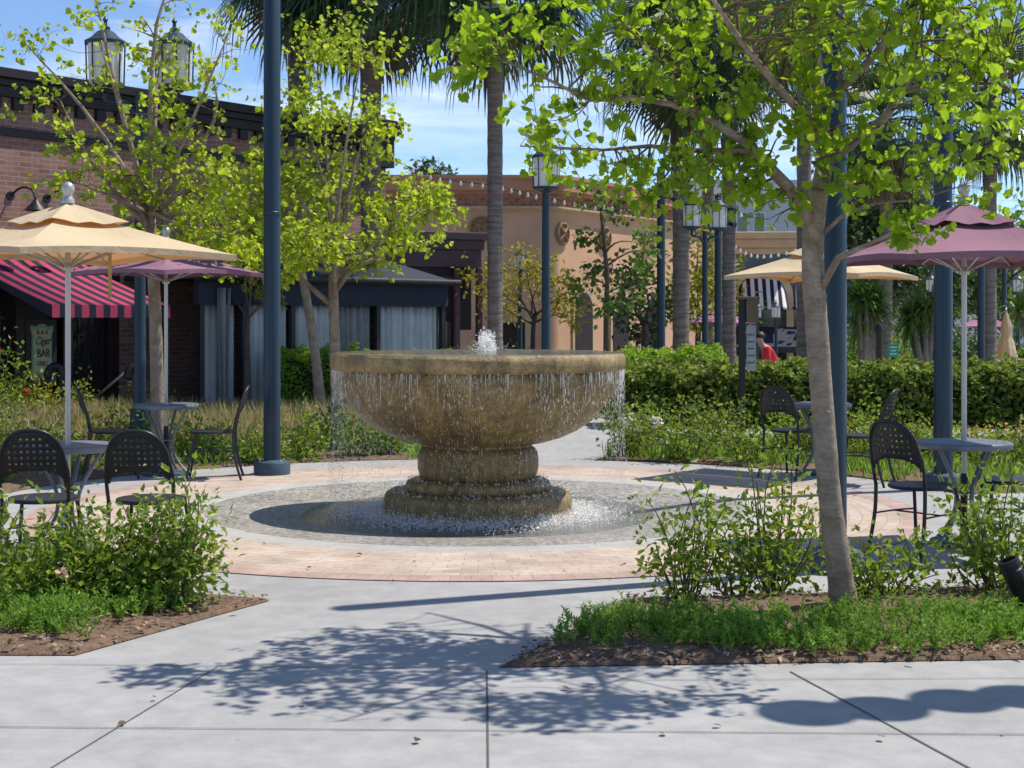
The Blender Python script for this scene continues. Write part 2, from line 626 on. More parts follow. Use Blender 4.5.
# leaf shapes (length 1 along y)
T_LEAF = ([(0, 0, 0), (.28, .42, .09), (0, 1, -.04), (-.28, .42, .09)], [(0, 1, 2), (0, 2, 3)])
T_OVAL = ([(0, 0, 0), (.3, .25, .08), (.34, .6, .09), (0, 1, -.03), (-.34, .6, .09), (-.3, .25, .08), (0, .5, 0)],
          [(0, 1, 6), (1, 2, 6), (2, 3, 6), (3, 4, 6), (4, 5, 6), (5, 0, 6)])
_ml = [(0, .05), (.27, -.04), (.41, .16), (.57, .33), (.47, .48), (.40, .72), (.23, .74), (0, 1.0), (-.23, .74), (-.40, .72), (-.47, .48), (-.57, .33), (-.41, .16), (-.27, -.04)]
T_MAPLE = ([(x, y, .26 * abs(x) - .20 * y * y) for x, y in _ml] + [(0, .35, -.02)], [(i, (i + 1) % 14, 14) for i in range(14)])
T_BLADE = ([(-.03, 0, 0), (.03, 0, 0), (.022, .55, .03), (0, 1, -.06), (-.022, .55, .03)], [(0, 1, 2, 4), (4, 2, 3)])
T_CHIP = ([(-.2, 0, 0), (.2, 0, 0.1), (.25, 1, 0), (-.15, .9, .12)], [(0, 1, 2, 3)])
T_DROP = ([(0, 0, -.5), (.16, 0, 0), (0, .16, 0), (-.16, 0, 0), (0, -.16, 0), (0, 0, .5)],
          [(0, 2, 1), (0, 3, 2), (0, 4, 3), (0, 1, 4), (5, 1, 2), (5, 2, 3), (5, 3, 4), (5, 4, 1)])


def rots(n, up=.6, axis=None):
    """random frames: columns (side, along, normal); normal leans up by `up`"""
    nrm = RNG.normal(size=(n, 3))
    nrm /= np.linalg.norm(nrm, axis=1)[:, None]
    nrm[:, 2] += up
    nrm /= np.linalg.norm(nrm, axis=1)[:, None]
    al = RNG.normal(size=(n, 3)) if axis is None else axis + .5 * RNG.normal(size=(n, 3))
    al -= nrm * (al * nrm).sum(1)[:, None]
    al /= np.linalg.norm(al, axis=1)[:, None] + 1e-9
    sd = np.cross(al, nrm)
    return np.stack([sd, al, nrm], axis=2)


def curve(p, q, bend=.15, n=5, up=0.0):
    """a loose curved path from p to q"""
    p, q = Vector(p), Vector(q)
    d = (q - p)
    b = Vector(RNG.normal(size=3)) * d.length * bend + Vector((0, 0, up * d.length))
    return [p.lerp(q, i / (n - 1)) + b * math.sin(math.pi * i / (n - 1)) for i in range(n)]


def rnd_ball():
    while True:
        p = Vector(RNG.uniform(-1, 1, 3))
        if p.length <= 1:
            return p


def tree(name, label, trunk, limbs, blobs, leafm, barkm, leaf_shape=T_LEAF, size=(.05, .09), per=9, cat='tree', group=None,
         twig_r=.006, up=.5, twig_m=None, dens=1.0, spread=.06, sides=6):
    """trunk: [(point, radius)], limbs: [[(point, radius)...]], blobs: [(centre, radii, twigs)]; twigs grow from the nearest limb into each blob"""
    base = trunk[0][0]
    root = thing(name, label, cat, base, 0, group)
    inv = Matrix.Translation(-base)
    mb = MB()
    tp = smooth_path([inv @ p for p, r in trunk], 6)
    tr_ = []
    for i in range(len(tp)):
        q = i / 6
        a_, b_ = int(min(q, len(trunk) - 2)), int(min(q, len(trunk) - 2)) + 1
        tr_.append((trunk[a_][1] + (trunk[b_][1] - trunk[a_][1]) * (q - a_)) * (1 + RNG.normal() * .022))
    mb.tube(tp, tr_, 14)
    for i in range(3, len(tp) - 3, 5):     # old pruning knots
        a_ = RNG.uniform(0, 6.283)
        d_ = Vector((math.cos(a_), math.sin(a_), .25)).normalized()
        mb.tube([tp[i] + d_ * tr_[i] * .6, tp[i] + d_ * tr_[i] * 1.0, tp[i] + d_ * tr_[i] * 1.10], [tr_[i] * .34, tr_[i] * .26, tr_[i] * .1], 8)
    mb.build('trunk', barkm, root, smooth=True, split=0)
    samples = []
    if limbs:
        mb = MB()
        for lm in limbs:
            mb.tube([inv @ p for p, r in lm], [r for p, r in lm], 8)
            for (a, ra), (b, rb) in zip(lm[:-1], lm[1:]):
                for t in (0, .25, .5, .75):
                    samples.append((a.lerp(b, t), ra + (rb - ra) * t))
            samples.append(lm[-1])
        mb.build('limbs', barkm, root, smooth=True, split=0)
    (a, ra), (b, rb) = trunk[-2], trunk[-1]
    for t in (.3, .6, .9):
        samples.append((a.lerp(b, t), rb))
    SP = np.array([tuple(p) for p, r in samples])
    tw, pos, axes = MB(), [], []
    for c, rad, nt in blobs:
        for _ in range(max(1, int(nt * dens))):
            q = Vector(c) + Vector([x * y for x, y in zip(rnd_ball(), rad)])
            dist = np.linalg.norm(SP - np.array(tuple(q)), axis=1) * RNG.uniform(.8, 1.3, len(SP))
            # grow upwards/outwards: prefer limb points below the target
            dist += .35 * np.maximum(0, SP[:, 2] - q.z)
            i = int(dist.argmin())
            p, pr = samples[i]
            path = curve(p, q, .10, 6, .05)
            L = (q - p).length
            r0 = min(pr * .55, twig_r * (1 + L * .6))
            tw.tube([inv @ x for x in path], [r0 * (1 - .8 * j / 5) for j in range(6)], 4, False)
            # side twiglets carry the leaves
            k = max(3, int(per))
            nsub = max(2, k // 3)
            sub = []
            for j in range(nsub):
                t = 1.0 if j == 0 else RNG.uniform(.3, .98)
                u = min(t * 5, 4.999)
                i0 = int(u)
                x = path[i0].lerp(path[i0 + 1], u - i0)
                dr = (Vector(RNG.normal(size=3)) + (path[i0 + 1] - path[i0]).normalized() * .9).normalized()
                e = x + dr * spread * RNG.uniform(1.2, 2.6)
                tw.tube([inv @ x, inv @ (x.lerp(e, .5) + Vector(RNG.normal(size=3)) * spread * .15), inv @ e], [r0 * .45, r0 * .3, r0 * .15], 3, False)
                sub.append((x, e))
            for j in range(k):
                x, e = sub[j % nsub]
                p_ = x.lerp(e, RNG.uniform(.25, 1.05))
                off = Vector(RNG.normal(size=3)) * spread * .32
                pos.append(tuple(inv @ (p_ + off)))
                axes.append(tuple(off.normalized() + (e - x).normalized() * .6 + Vector((0, 0, -.5))))
    tw.build('twigs', twig_m or M['twig'], root, smooth=True, split=0)
    n = len(pos)
    lf = MB()
    lf.scatter(*leaf_shape, np.array(pos), RNG.uniform(size[0], size[1], n), rots(n, up, np.array(axes)))
    lf.build('crown', leafm, root, smooth=False)
    return root


def bush(name, label, c, rad, n, leafm, size=(.04, .07), stems=10, shape=T_LEAF, cat='shrub', group=None, stem_m=None, up=.5, flowers=None, open_=.5, sides=4):
    """arching stems from the ground, leaves along them; rad = half extents, height"""
    c = Vector(c)
    root = thing(name, label, cat, c, 0, group)
    st, pos, axes, tips = MB(), [], [], []
    k = max(1, n // stems)
    for i in range(stems):
        a, rr = RNG.uniform(0, 2 * math.pi), math.sqrt(RNG.uniform(.02, 1))
        hz = rad[2] * (RNG.uniform(.4, .85) if RNG.uniform() < .7 else RNG.uniform(.85, 1.2)) * (1.05 - .35 * rr * rr)
        q = Vector((rad[0] * rr * math.cos(a), rad[1] * rr * math.sin(a), hz))
        p = Vector((q.x * .25, q.y * .25, 0))
        path = curve(p, q, .08, 6, .05)
        st.tube(path, [.006 * (1 - .12 * j) for j in range(6)], sides, False)
        tips.append(path[-1])
        for j in range(k):
            t = 1 - (1 - open_ * .4) * RNG.uniform(0, 1) ** 1.1
            s = min(t * 5, 4.999)
            i0 = int(s)
            x = path[i0].lerp(path[i0 + 1], s - i0)
            off = Vector(RNG.normal(size=3)) * Vector((rad[0], rad[1], rad[2])).length * .09
            x = x + off
            x.z = max(x.z, .02)
            pos.append(tuple(x))
            axes.append(tuple(off.normalized() + Vector((0, 0, .1))))
    st.build('stems', stem_m or M['twig'], root, smooth=True, split=0)
    lf = MB()
    lf.scatter(*shape, np.array(pos), RNG.uniform(size[0], size[1], len(pos)), rots(len(pos), up, np.array(axes)))
    lf.build('foliage', leafm, root)
    if flowers:
        fm, nf, fs = flowers
        for t in RNG.choice(len(tips), min(nf, len(tips)), False):
            b = MB()
            b.scatter(*T_OVAL, np.array([tuple(tips[t])] * 16), np.full(16, fs), rots(16, .7))
            b.build('blossom', fm, root)
    return root


def hedge(name, label, x0, x1, y0, y1, h, n, leafm, size, z0=0, mtx=None, group=None):
    root = thing(name, label, 'hedge', ((x0 + x1) / 2, (y0 + y1) / 2, z0), 0, group)
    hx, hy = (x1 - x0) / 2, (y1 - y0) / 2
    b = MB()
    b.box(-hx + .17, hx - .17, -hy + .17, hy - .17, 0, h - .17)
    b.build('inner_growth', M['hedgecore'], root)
    A = [2 * hx * 2 * hy, 2 * hx * h * 2, 2 * hy * h * 2]
    pos = []
    for _ in range(n):
        r = RNG.uniform(0, sum(A))
        d = abs(RNG.normal()) * .07
        x, y, z = RNG.uniform(-hx, hx), RNG.uniform(-hy, hy), RNG.uniform(.02, h)
        if r < A[0]:
            z = h - d
        elif r < A[0] + A[1]:
            y = (-hy + d) if RNG.uniform() < .75 else hy - d
        else:
            x = (-hx + d) if RNG.uniform() < .5 else hx - d
        wob = .08 * math.sin(x * 3.1 + 1 + 2 * math.sin(x)) * math.sin(y * 2.3 + z * 3) + .07 * math.sin(x * 7.7 + z * 6 + y * 3) + .04 * math.sin(x * 19 + z * 13)
        pos.append((x, y + wob * .8, z + wob * (z / h)))
    pos = np.array(pos)
    lf = MB()
    lf.scatter(*T_OVAL, pos, RNG.uniform(size[0], size[1], n), rots(n, .9))
    lf.build('foliage', leafm, root)
    return root


# ------------------------------------------------------------------ camera, light, sky
cd = bpy.data.cameras.new('camera')
cam = bpy.data.objects.new('camera', cd)
COL.objects.link(cam)
cam.location = (0, 0, EYE)
cam.rotation_euler = (R(90), 0, 0)
cd.sensor_width = 36
cd.lens = F / 1024 * 36
cd.shift_y = -64 / 1024
cd.clip_end = 3000
cd.dof.use_dof = True
cd.dof.focus_distance = 11.5
cd.dof.aperture_fstop = 6.5
S.camera = cam

SUN_AZ, SUN_EL = 67.0, 62.0
sd = bpy.data.lights.new('sun', 'SUN')
sd.energy = 4.6
sd.angle = R(.53)
sd.color = (1, .93, .82)
so = bpy.data.objects.new('sun', sd)
COL.objects.link(so)
sv = Vector((math.sin(R(SUN_AZ)) * math.cos(R(SUN_EL)), math.cos(R(SUN_AZ)) * math.cos(R(SUN_EL)), math.sin(R(SUN_EL))))
so.rotation_euler = sv.to_track_quat('Z', 'Y').to_euler()
so.location = (20, 10, 30)

w = bpy.data.worlds.new('World')
S.world = w
w.use_nodes = True
wt = w.node_tree
sky = wt.nodes.new('ShaderNodeTexSky')
sky.sky_type = 'NISHITA'
sky.sun_disc = False
sky.sun_elevation = R(SUN_EL)
sky.sun_rotation = R(SUN_AZ)
sky.air_density = .65
sky.dust_density = .1
sky.ozone_density = 4.5
bg = wt.nodes['Background']
bg.inputs[1].default_value = .15
tc = wt.nodes.new('ShaderNodeTexCoord')
mp = wt.nodes.new('ShaderNodeMapping')
mp.inputs['Scale'].default_value = (2.2, 2.2, 9)
mp.inputs['Location'].default_value = (.4, .2, .1)
wt.links.new(tc.outputs['Generated'], mp.inputs['Vector'])
nz = wt.nodes.new('ShaderNodeTexNoise')
nz.inputs['Scale'].default_value = 1.8
nz.inputs['Detail'].default_value = 8
nz.inputs['Roughness'].default_value = .6
nz.inputs['Distortion'].default_value = .5
wt.links.new(mp.outputs[0], nz.inputs['Vector'])
rp = wt.nodes.new('ShaderNodeValToRGB')
rp.color_ramp.elements[0].position = .52
rp.color_ramp.elements[0].color = (0, 0, 0, 1)
rp.color_ramp.elements[1].position = .78
rp.color_ramp.elements[1].color = (.75, .75, .75, 1)
wt.links.new(nz.outputs['Fac'], rp.inputs[0])
mxr = wt.nodes.new('ShaderNodeMixRGB')
wt.links.new(rp.outputs[0], mxr.inputs[0])
wt.links.new(sky.outputs[0], mxr.inputs[1])
mxr.inputs[2].default_value = (6.4, 6.9, 7.4, 1)
wt.links.new(mxr.outputs[0], bg.inputs[0])

S.view_settings.view_transform = 'Standard'
S.view_settings.look = 'None'
S.view_settings.exposure = .28
S.view_settings.gamma = 1
S.cycles.use_denoising = True
S.cycles.max_bounces = 8
S.cycles.transparent_max_bounces = 24

# ------------------------------------------------------------------ setting: paving, plaza, beds
FC = Vector((-.29, 13.0, 0))


def annulus(name, m, r0, r1, z, n=160, rings=None):
    mb = MB()
    rr = rings or [r0, r1]
    for r in rr:
        for j in range(n):
            a = 2 * math.pi * j / n
            mb.v.append((r * math.cos(a), r * math.sin(a), z + (gz(FC.y + r * math.sin(a)) if r > 8 else 0)))
    for i in range(len(rr) - 1):
        for j in range(n):
            k = (j + 1) % n
            mb.f.append((i * n + j, (i + 1) * n + j, (i + 1) * n + k, i * n + k))
    o = mb.build(name, m)
    o.location = FC
    return tag(o, kind='structure')


R_OUT, R_IN = 3.72, 2.56
pav = annulus('pavement', M['concrete'], 3.6, 60, 0, 160, [3.6, 6, 8.1, 10, 12, 14, 17, 20, 24, 28, 32, 40, 60])
annulus('ground', M['ground'], 59, 900, -.02, 96, [58, 120, 300, 900])
annulus('brick_paving', M['pavers'], R_IN, R_OUT - .2, .004, 200)
annulus('brick_paving_border', M['soldier'], R_OUT - .2, R_OUT, .006, 200)
annulus('basin_rim_paving', M['dishrim'], 2.3, R_IN, .004, 160)
mb = MB()
mb.lathe([(2.3, .004), (2.05, -.008), (1.8, -.024), (1.5, -.05), (1.25, -.068), (.0001, -.075)], 128)
o = mb.build('basin_floor', M['dish'], None, True, split=0)
o.location = FC
tag(o, kind='structure')
mb = MB()
mb.lathe([(1.50, 0), (.82, .0)], 96)
o = mb.build('pool_water', M['poolwater'])
o.location = FC + Vector((0, 0, -.048))
tag(o, kind='structure')


def strip(mb, a, b, wd, z=.004):
    a, b = Vector((*a, 0)), Vector((*b, 0))
    d = (b - a).normalized()
    s = Vector((-d.y, d.x, 0)) * wd / 2
    mb.add([a - s + Vector((0, 0, z)), b - s + Vector((0, 0, z)), b + s + Vector((0, 0, z)), a + s + Vector((0, 0, z))], [(0, 1, 2, 3)])


mb = MB()
for px0, py0, px1, py1, wd in ((487, 671, 489.5, 900, .008), (790, 672, 1120, 850, .009), (218, 667, -20, 812, .006), (1100, 680, 1500, 800, .012)):
    Ya, Yb = 2432 / (py0 - 320), 2432 / (py1 - 320)
    strip(mb, (gx(px0, Ya), Ya), (gx(px1, Yb), Yb), wd)
strip(mb, (-7, 6.10), (7, 5.72), .007, .005)
strip(mb, (-2.1, 7.05), (-.12, 6.955), .006, .005)
strip(mb, (-7, 7.07), (-2.1, 7.05), .005, .005)
strip(mb, (.0, 6.73), (6, 6.86), .005, .005)
tag(mb.build('pavement_joints', M['joint']), kind='structure')


def bed(name, poly, h=.05, seed=0):
    """a planting bed: mulch, gently mounded, just inside the paving edge"""
    pts = [Vector((x, y, 0)) for x, y in poly]
    c = sum(pts, Vector()) / len(pts)
    mb = MB()
    rings = [(1.0, .005), (.985, .018), (.9, .025), (.7, h), (.4, h * 1.2), (.15, h * 1.3)]
    dense = []
    for i, p in enumerate(pts):
        q = pts[(i + 1) % len(pts)]
        m = max(1, int((q - p).length / .15))
        dense += [p.lerp(q, j / m) for j in range(m)]
    n = len(dense)
    for s, z in rings:
        for p in dense:
            v = c + (p - c) * s
            jz = RNG.uniform(-.012, .012) if s < .98 else 0
            mb.v.append((v.x, v.y, z + jz + gz(v.y)))
    for i in range(len(rings) - 1):
        for j in range(n):
            k = (j + 1) % n
            mb.f.append((i * n + j, i * n + k, (i + 1) * n + k, (i + 1) * n + j))
    mb.f.append(tuple((len(rings) - 1) * n + j for j in range(n)))
    o = mb.build(name, M['mulch'], None, True, split=0)
    tag(o, kind='structure')


def px2g(px, py):
    Y = 2432 / (py - 320)
    return (gx(px, Y), Y)


bedL = [px2g(75, 656), px2g(270, 601), (-2.35, 9.02), (-3.4, 9.35), (-4.6, 9.9), (-6.5, 10.6), (-7.5, 7.2), (-4.5, 7.25)]
bedR = [px2g(498, 668), px2g(1024, 660), (5.0, 7.3), (5.2, 9.7), px2g(975, 588), px2g(800, 596), px2g(628, 601)]
bed('mulch_soil', bedL)
bed('mulch_soil', bedR)


def arc(r, a0, a1, n=14):
    return [(FC.x + r * math.cos(R(a0 + (a1 - a0) * i / (n - 1))), FC.y + r * math.sin(R(a0 + (a1 - a0) * i / (n - 1)))) for i in range(n)]


bedBL = arc(4.5, 100, 172) + [(-8, 14.2), (-13, 18), (-11.5, 24.5), (-5, 28.2), (-1.6, 27.5), (-1.0, 22)]
bedBR = arc(4.5, 74, 12) + [(7, 14.6), (9, 18.6), (5, 19.2), (1.5, 19.0)]
bed('mulch_soil', bedBL, .03)
bed('mulch_soil', bedBR, .03)


def inside(poly, x, y):
    r, j = False, len(poly) - 1
    for i in range(len(poly)):
        (xi, yi), (xj, yj) = poly[i], poly[j]
        if (yi > y) != (yj > y) and x < (xj - xi) * (y - yi) / (yj - yi) + xi:
            r = not r
        j = i
    return r


def sample(poly, n):
    xs, ys = [p[0] for p in poly], [p[1] for p in poly]
    out = []
    while len(out) < n:
        x, y = RNG.uniform(min(xs), max(xs)), RNG.uniform(min(ys), max(ys))
        if inside(poly, x, y):
            out.append((x, y))
    return out


pos = [(x, y, RNG.uniform(.02, .05)) for x, y in sample(bedL, 6000) + sample(bedR, 9000)]
mb = MB()
mb.scatter(*T_CHIP, np.array(pos), RNG.uniform(.012, .042, len(pos)), rots(len(pos), 1.6))
tag(mb.build('mulch_chips', M['chips']), 'loose brown bark mulch chips covering the near planting beds', 'mulch', None, 'stuff')

# a few fallen leaves on the paving
mb = MB()
lp = []
for px, py in ((1, 1),) * 0 + ((300, 705), (365, 712), (668, 708), (672, 737), (880, 740), (1000, 735), (560, 690), (420, 742), (120, 725), (395, 583), (560, 572), (355, 557), (300, 570), (700, 560), (640, 540), (590, 545), (268, 545), (330, 548), (515, 575), (420, 563), (286, 520), (720, 728), (150, 700)):
    x, y = px2g(px + RNG.uniform(-8, 8), py)
    lp.append((x, y, .016))
mb.scatter(*T_OVAL, np.array(lp), RNG.uniform(.02, .045, len(lp)), rots(len(lp), 3))
tag(mb.build('fallen_leaves', M['palmdead']), 'few dry fallen leaves scattered on the paving', 'leaves', None, 'stuff')

# ------------------------------------------------------------------ fountain
ft = thing('fountain', 'large tan stone bowl fountain in the middle of the round brick plaza', 'fountain', FC)
mb = MB()
mb.lathe([(.05, 1.16), (.9, 1.2), (1.14, 1.25), (1.165, 1.295), (1.185, 1.318), (1.21, 1.325), (1.235, 1.318), (1.25, 1.30), (1.257, 1.27), (1.257, 1.225), (1.25, 1.20), (1.23, 1.182), (1.20, 1.172)], 128)
mb.build('rim', M['stone_rim'], ft, True, split=60)
mb = MB()
mb.lathe([(1.19, 1.174), (1.205, 1.15), (1.20, 1.10), (1.175, 1.02), (1.13, .93), (1.06, .835), (.97, .745), (.85, .665), (.72, .605), (.58, .565), (.47, .545)], 128)
mb.build('bowl', M['stone'], ft, True, split=60)
mb = MB()
mb.lathe([(.47, .545), (.46, .525), (.49, .505), (.51, .47), (.517, .42), (.517, .34), (.505, .295), (.485, .262), (.46, .245)], 96)
mb.build('pedestal', M['stone'], ft, True, split=60)
mb = MB()
mb.lathe([(.40, .245), (.57, .245), (.605, .23), (.62, .2), (.615, .165), (.59, .148)], 96)
mb.build('base_step', M['stone'], ft, True, split=60)
mb = MB()
# the lowest step: an octagon with softened corners
oct_ = []
mb2 = []
for rr, z in ((.3, .148), (.76, .148), (.80, .13), (.815, .1), (.815, -.10), (.80, -.13)):
    for j in range(96):
        a = 2 * math.pi * j / 96
        b = (a + math.pi / 8) % (math.pi / 4) - math.pi / 8
        f = .55 * (math.cos(math.pi / 8) / math.cos(b) * 1.05) + .45
        mb.v.append((rr * f * math.cos(a), rr * f * math.sin(a), z))
for i in range(5):
    for j in range(96):
        k = (j + 1) % 96
        mb.f.append((i * 96 + j, i * 96 + k, (i + 1) * 96 + k, (i + 1) * 96 + j))
mb.build('base_step', M['stone'], ft, True, split=60)
mb = MB()
prof = [(1.238, 1.318), (1.222, 1.327), (1.19, 1.3285), (1.0, 1.329), (.7, 1.33), (.4, 1.332), (.16, 1.335), (.0001, 1.338)]
mb.lathe(prof, 96, jitter=.004)
o = mb.build('bowl_water', M['water'], None, True, split=0)
o.location = FC
tag(o, 'rippling water brimming in the fountain bowl', 'water', None, 'stuff')

# bubbling jet
mb = MB()
pos, siz = [], []
plumes = [(RNG.normal() * .03, RNG.normal() * .03, RNG.uniform(.09, .2)) for _ in range(11)] + [(0, 0, .225), (.02, .01, .2)]
for i in range(1800):
    ox, oy, ph = plumes[i % len(plumes)]
    h = RNG.uniform(0, 1) ** 1.2
    g = .006 + .03 * (1 - h)
    pos.append((.05 + ox * (1 + .8 * h) + RNG.normal() * g, oy * (1 + .8 * h) + RNG.normal() * g, 1.32 + ph * h))
    siz.append(RNG.uniform(.008, .026) * (1.1 - .5 * h))
mb.scatter(*T_OVAL, np.array(pos), np.array(siz), rots(1800, .2))
for i in range(60):
    a, r = RNG.uniform(0, 6.283), RNG.uniform(.1, .3)
    mb.scatter(*T_DROP, np.array([(.05 + r * math.cos(a), r * math.sin(a), 1.345 + RNG.uniform(0, .09) * (1 - r * 2))]), np.array([RNG.uniform(.008, .018)]), rots(1, 0))
o = mb.build('water_jet', M['foam'])
o.location = FC
tag(o, 'white bubbling water jet in the centre of the fountain bowl', 'water', None, 'stuff')

# falling drops and strands all round the rim
mb = MB()
pos, siz, rt = [], [], []
clump = RNG.uniform(0, 6.283, 150)
for i in range(9000):
    a = RNG.choice(clump) if i % 2 else RNG.uniform(0, 6.283)
    a = a + RNG.normal() * .02
    t = RNG.uniform(0, 1)
    fall = t ** 1.25
    z = 1.18 - fall * (1.18 + .06)
    r = 1.226 + RNG.normal() * .012 + RNG.uniform(0, .06) * fall
    pos.append((r * math.cos(a), r * math.sin(a), z))
    L = RNG.uniform(.011, .028) * (1 + .5 * (t < .3))
    rt.append(np.diag([.22, .22, 1.9]) if RNG.uniform() < .6 else np.diag([.55, .55, .8]))
    siz.append(L)
mb.scatter(*T_DROP, np.array(pos), np.array(siz), np.array(rt))
for a in np.concatenate([clump[::2], RNG.uniform(0, 6.283, 110)]):   # strands hanging from the lip
    L = RNG.uniform(.02, .13) * (1 if RNG.uniform() < .8 else 2.2)
    r = 1.222 + RNG.uniform(0, .025)
    x = a + RNG.normal() * .01
    mb.tube([(r * math.cos(x), r * math.sin(x), 1.178), ((r + .003) * math.cos(x), (r + .003) * math.sin(x), 1.178 - L * .5), (r * math.cos(x), r * math.sin(x), 1.178 - L)], [.0034, .002, .001], 4, False)
o = mb.build('falling_water', M['drops'])
o.location = FC
tag(o, 'curtain of water drops falling from the fountain rim', 'water', None, 'stuff')
# splash at the foot and on the ledges
mb = MB()
pos, siz = [], []
for i in range(20000):
    a = RNG.uniform(0, 6.283)
    r = .82 + abs(RNG.normal()) * .15 if i % 12 else 1.2 + RNG.normal() * .1
    h = abs(RNG.normal()) * (.03 if r < 1.0 else .018)
    pos.append((r * math.cos(a), r * math.sin(a), -.045 + h))
    siz.append(RNG.uniform(.006, .019))
for i in range(900):
    a = RNG.uniform(0, 6.283)
    r, z = ((.62 + RNG.uniform(0, .16), .152) if i % 2 else (.53 + RNG.uniform(0, .07), .245))
    pos.append((r * math.cos(a), r * math.sin(a), z + abs(RNG.normal()) * .01))
    siz.append(RNG.uniform(.008, .022))
mb.scatter(*T_OVAL, np.array(pos), np.array(siz), rots(len(pos), .8))
o = mb.build('splash_foam', M['foam'])
o.location = FC
tag(o, 'white splashing foam round the foot of the fountain', 'water', None, 'stuff')


# ------------------------------------------------------------------ bistro furniture
def back_y(z, x=0):
    return -.195 - max(0, z - .45) * .22 - .05 * (1 - (x / .21) ** 2) * min(1, max(0, (z - .5) / .2))


def make_chair():
    t = thing('bistro_chair', 'x', 'chair')
    mb = MB()
    mb.lathe([(.0001, .462), (.12, .455), (.185, .458), (.203, .455), (.207, .443), (.2, .432), (.0001, .436)], 36)
    for i in range(len(mb.v)):
        x, y, z = mb.v[i]
        mb.v[i] = (x * 1.0, y * 1.02 + .01, z)
    mb.build('seat', M['chair'], t, True, split=50)
    # perforated back: sheet with real holes
    mb = MB()
    cw = .0365 / 3
    nx = 36
    idx = {}

    def top(x):
        u = min(1, abs(x) / .196)
        return .62 + .255 * (1 - u ** 2.6) ** (1 / 2.0)

    def vid(i, j):
        if (i, j) not in idx:
            x, z = (i - nx / 2) * cw, .55 + j * cw
            idx[(i, j)] = len(mb.v)
            mb.v.append((x, back_y(z, x), z))
        return idx[(i, j)]
    for i in range(nx):
        for j in range(30):
            x, z = (i + .5 - nx / 2) * cw, .55 + (j + .5) * cw
            lo = .565 + .075 * max(0, 1 - (x / .17) ** 2) ** .5
            if abs(x) > .193 or z > top(x) - .004 or z < lo:
                continue
            if i % 3 == 1 and j % 3 == 1 and abs(x) < .155 and z < top(x) - .045 and z > lo + .02:
                continue
            mb.f.append((vid(i, j), vid(i + 1, j), vid(i + 1, j + 1), vid(i, j + 1)))
    mb.build('backrest', M['chair'], t, True, solid=.003, split=0)
    mb = MB()
    arch = []
    for i in range(17):
        x = -.196 + .392 * i / 16
        z = max(.63, top(x)) if 0 < i < 16 else .62
        arch.append((x, back_y(z, x), z))
    full = [(-.19, -.2, .45), (-.196, back_y(.54, .2), .54)] + arch + [(.196, back_y(.54, .2), .54), (.19, -.2, .45)]
    mb.tube(full, .0115, 8)
    mb.build('back_frame', M['chair'], t, True, split=0)
    for s in (-1, 1):
        mb = MB()
        mb.tube(smooth_path([(s * .19, -.2, .46), (s * .192, -.205, .3), (s * .2, -.235, .13), (s * .207, -.275, .0)], 3), .0125, 8)
        mb.build('leg', M['chair'], t, True, split=50)
        mb = MB()
        mb.tube(smooth_path([(s * .16, .15, .44), (s * .175, .18, .3), (s * .19, .21, .12), (s * .2, .235, .0)], 3), .0115, 8)
        mb.build('leg', M['chair'], t, True, split=50)
    mb = MB()
    mb.tube(smooth_path([(-.195, -.21, .27), (-.18, 0, .275), (-.178, .185, .27)], 3), .006, 6)
    mb.tube(smooth_path([(.195, -.21, .27), (.18, 0, .275), (.178, .185, .27)], 3), .006, 6)
    mb.tube([(-.182, -.03, .275), (.182, -.03, .275)], .006, 6)
    mb.build('stretcher', M['chair'], t, True, split=0)
    return t


def make_table():
    t = thing('bistro_table', 'x', 'table')
    mb = MB()
    mb.lathe([(.022, .728), (.30, .728), (.322, .732), (.332, .728), (.336, .716), (.334, .69), (.328, .685), (.318, .69), (.312, .708), (.022, .712), (.022, .728)], 56)
    mb.build('tabletop', M['table'], t, True, split=50)
    for k in range(4):
        a = R(45 + 90 * k + 12)
        prof = [(.25, .70), (.19, .60), (.115, .47), (.075, .36), (.085, .24), (.15, .12), (.25, .02), (.268, .01)]
        mb = MB()
        mb.tube(smooth_path([(r * math.cos(a), r * math.sin(a), z) for r, z in prof], 4), .014, 8)
        mb.build('leg', M['table'], t, True, split=0)
    mb = MB()
    ring = [(.075 * math.cos(R(i * 20)), .075 * math.sin(R(i * 20)), .36) for i in range(19)]
    mb.tube(ring, .007, 6)
    mb.build('brace', M['table'], t, True, split=0)
    mb = MB()
    ring = [(.27 * math.cos(R(i * 15)), .27 * math.sin(R(i * 15)), .697) for i in range(25)]
    mb.tube(ring, .008, 6)
    mb.build('brace', M['table'], t, True, split=0)
    return t


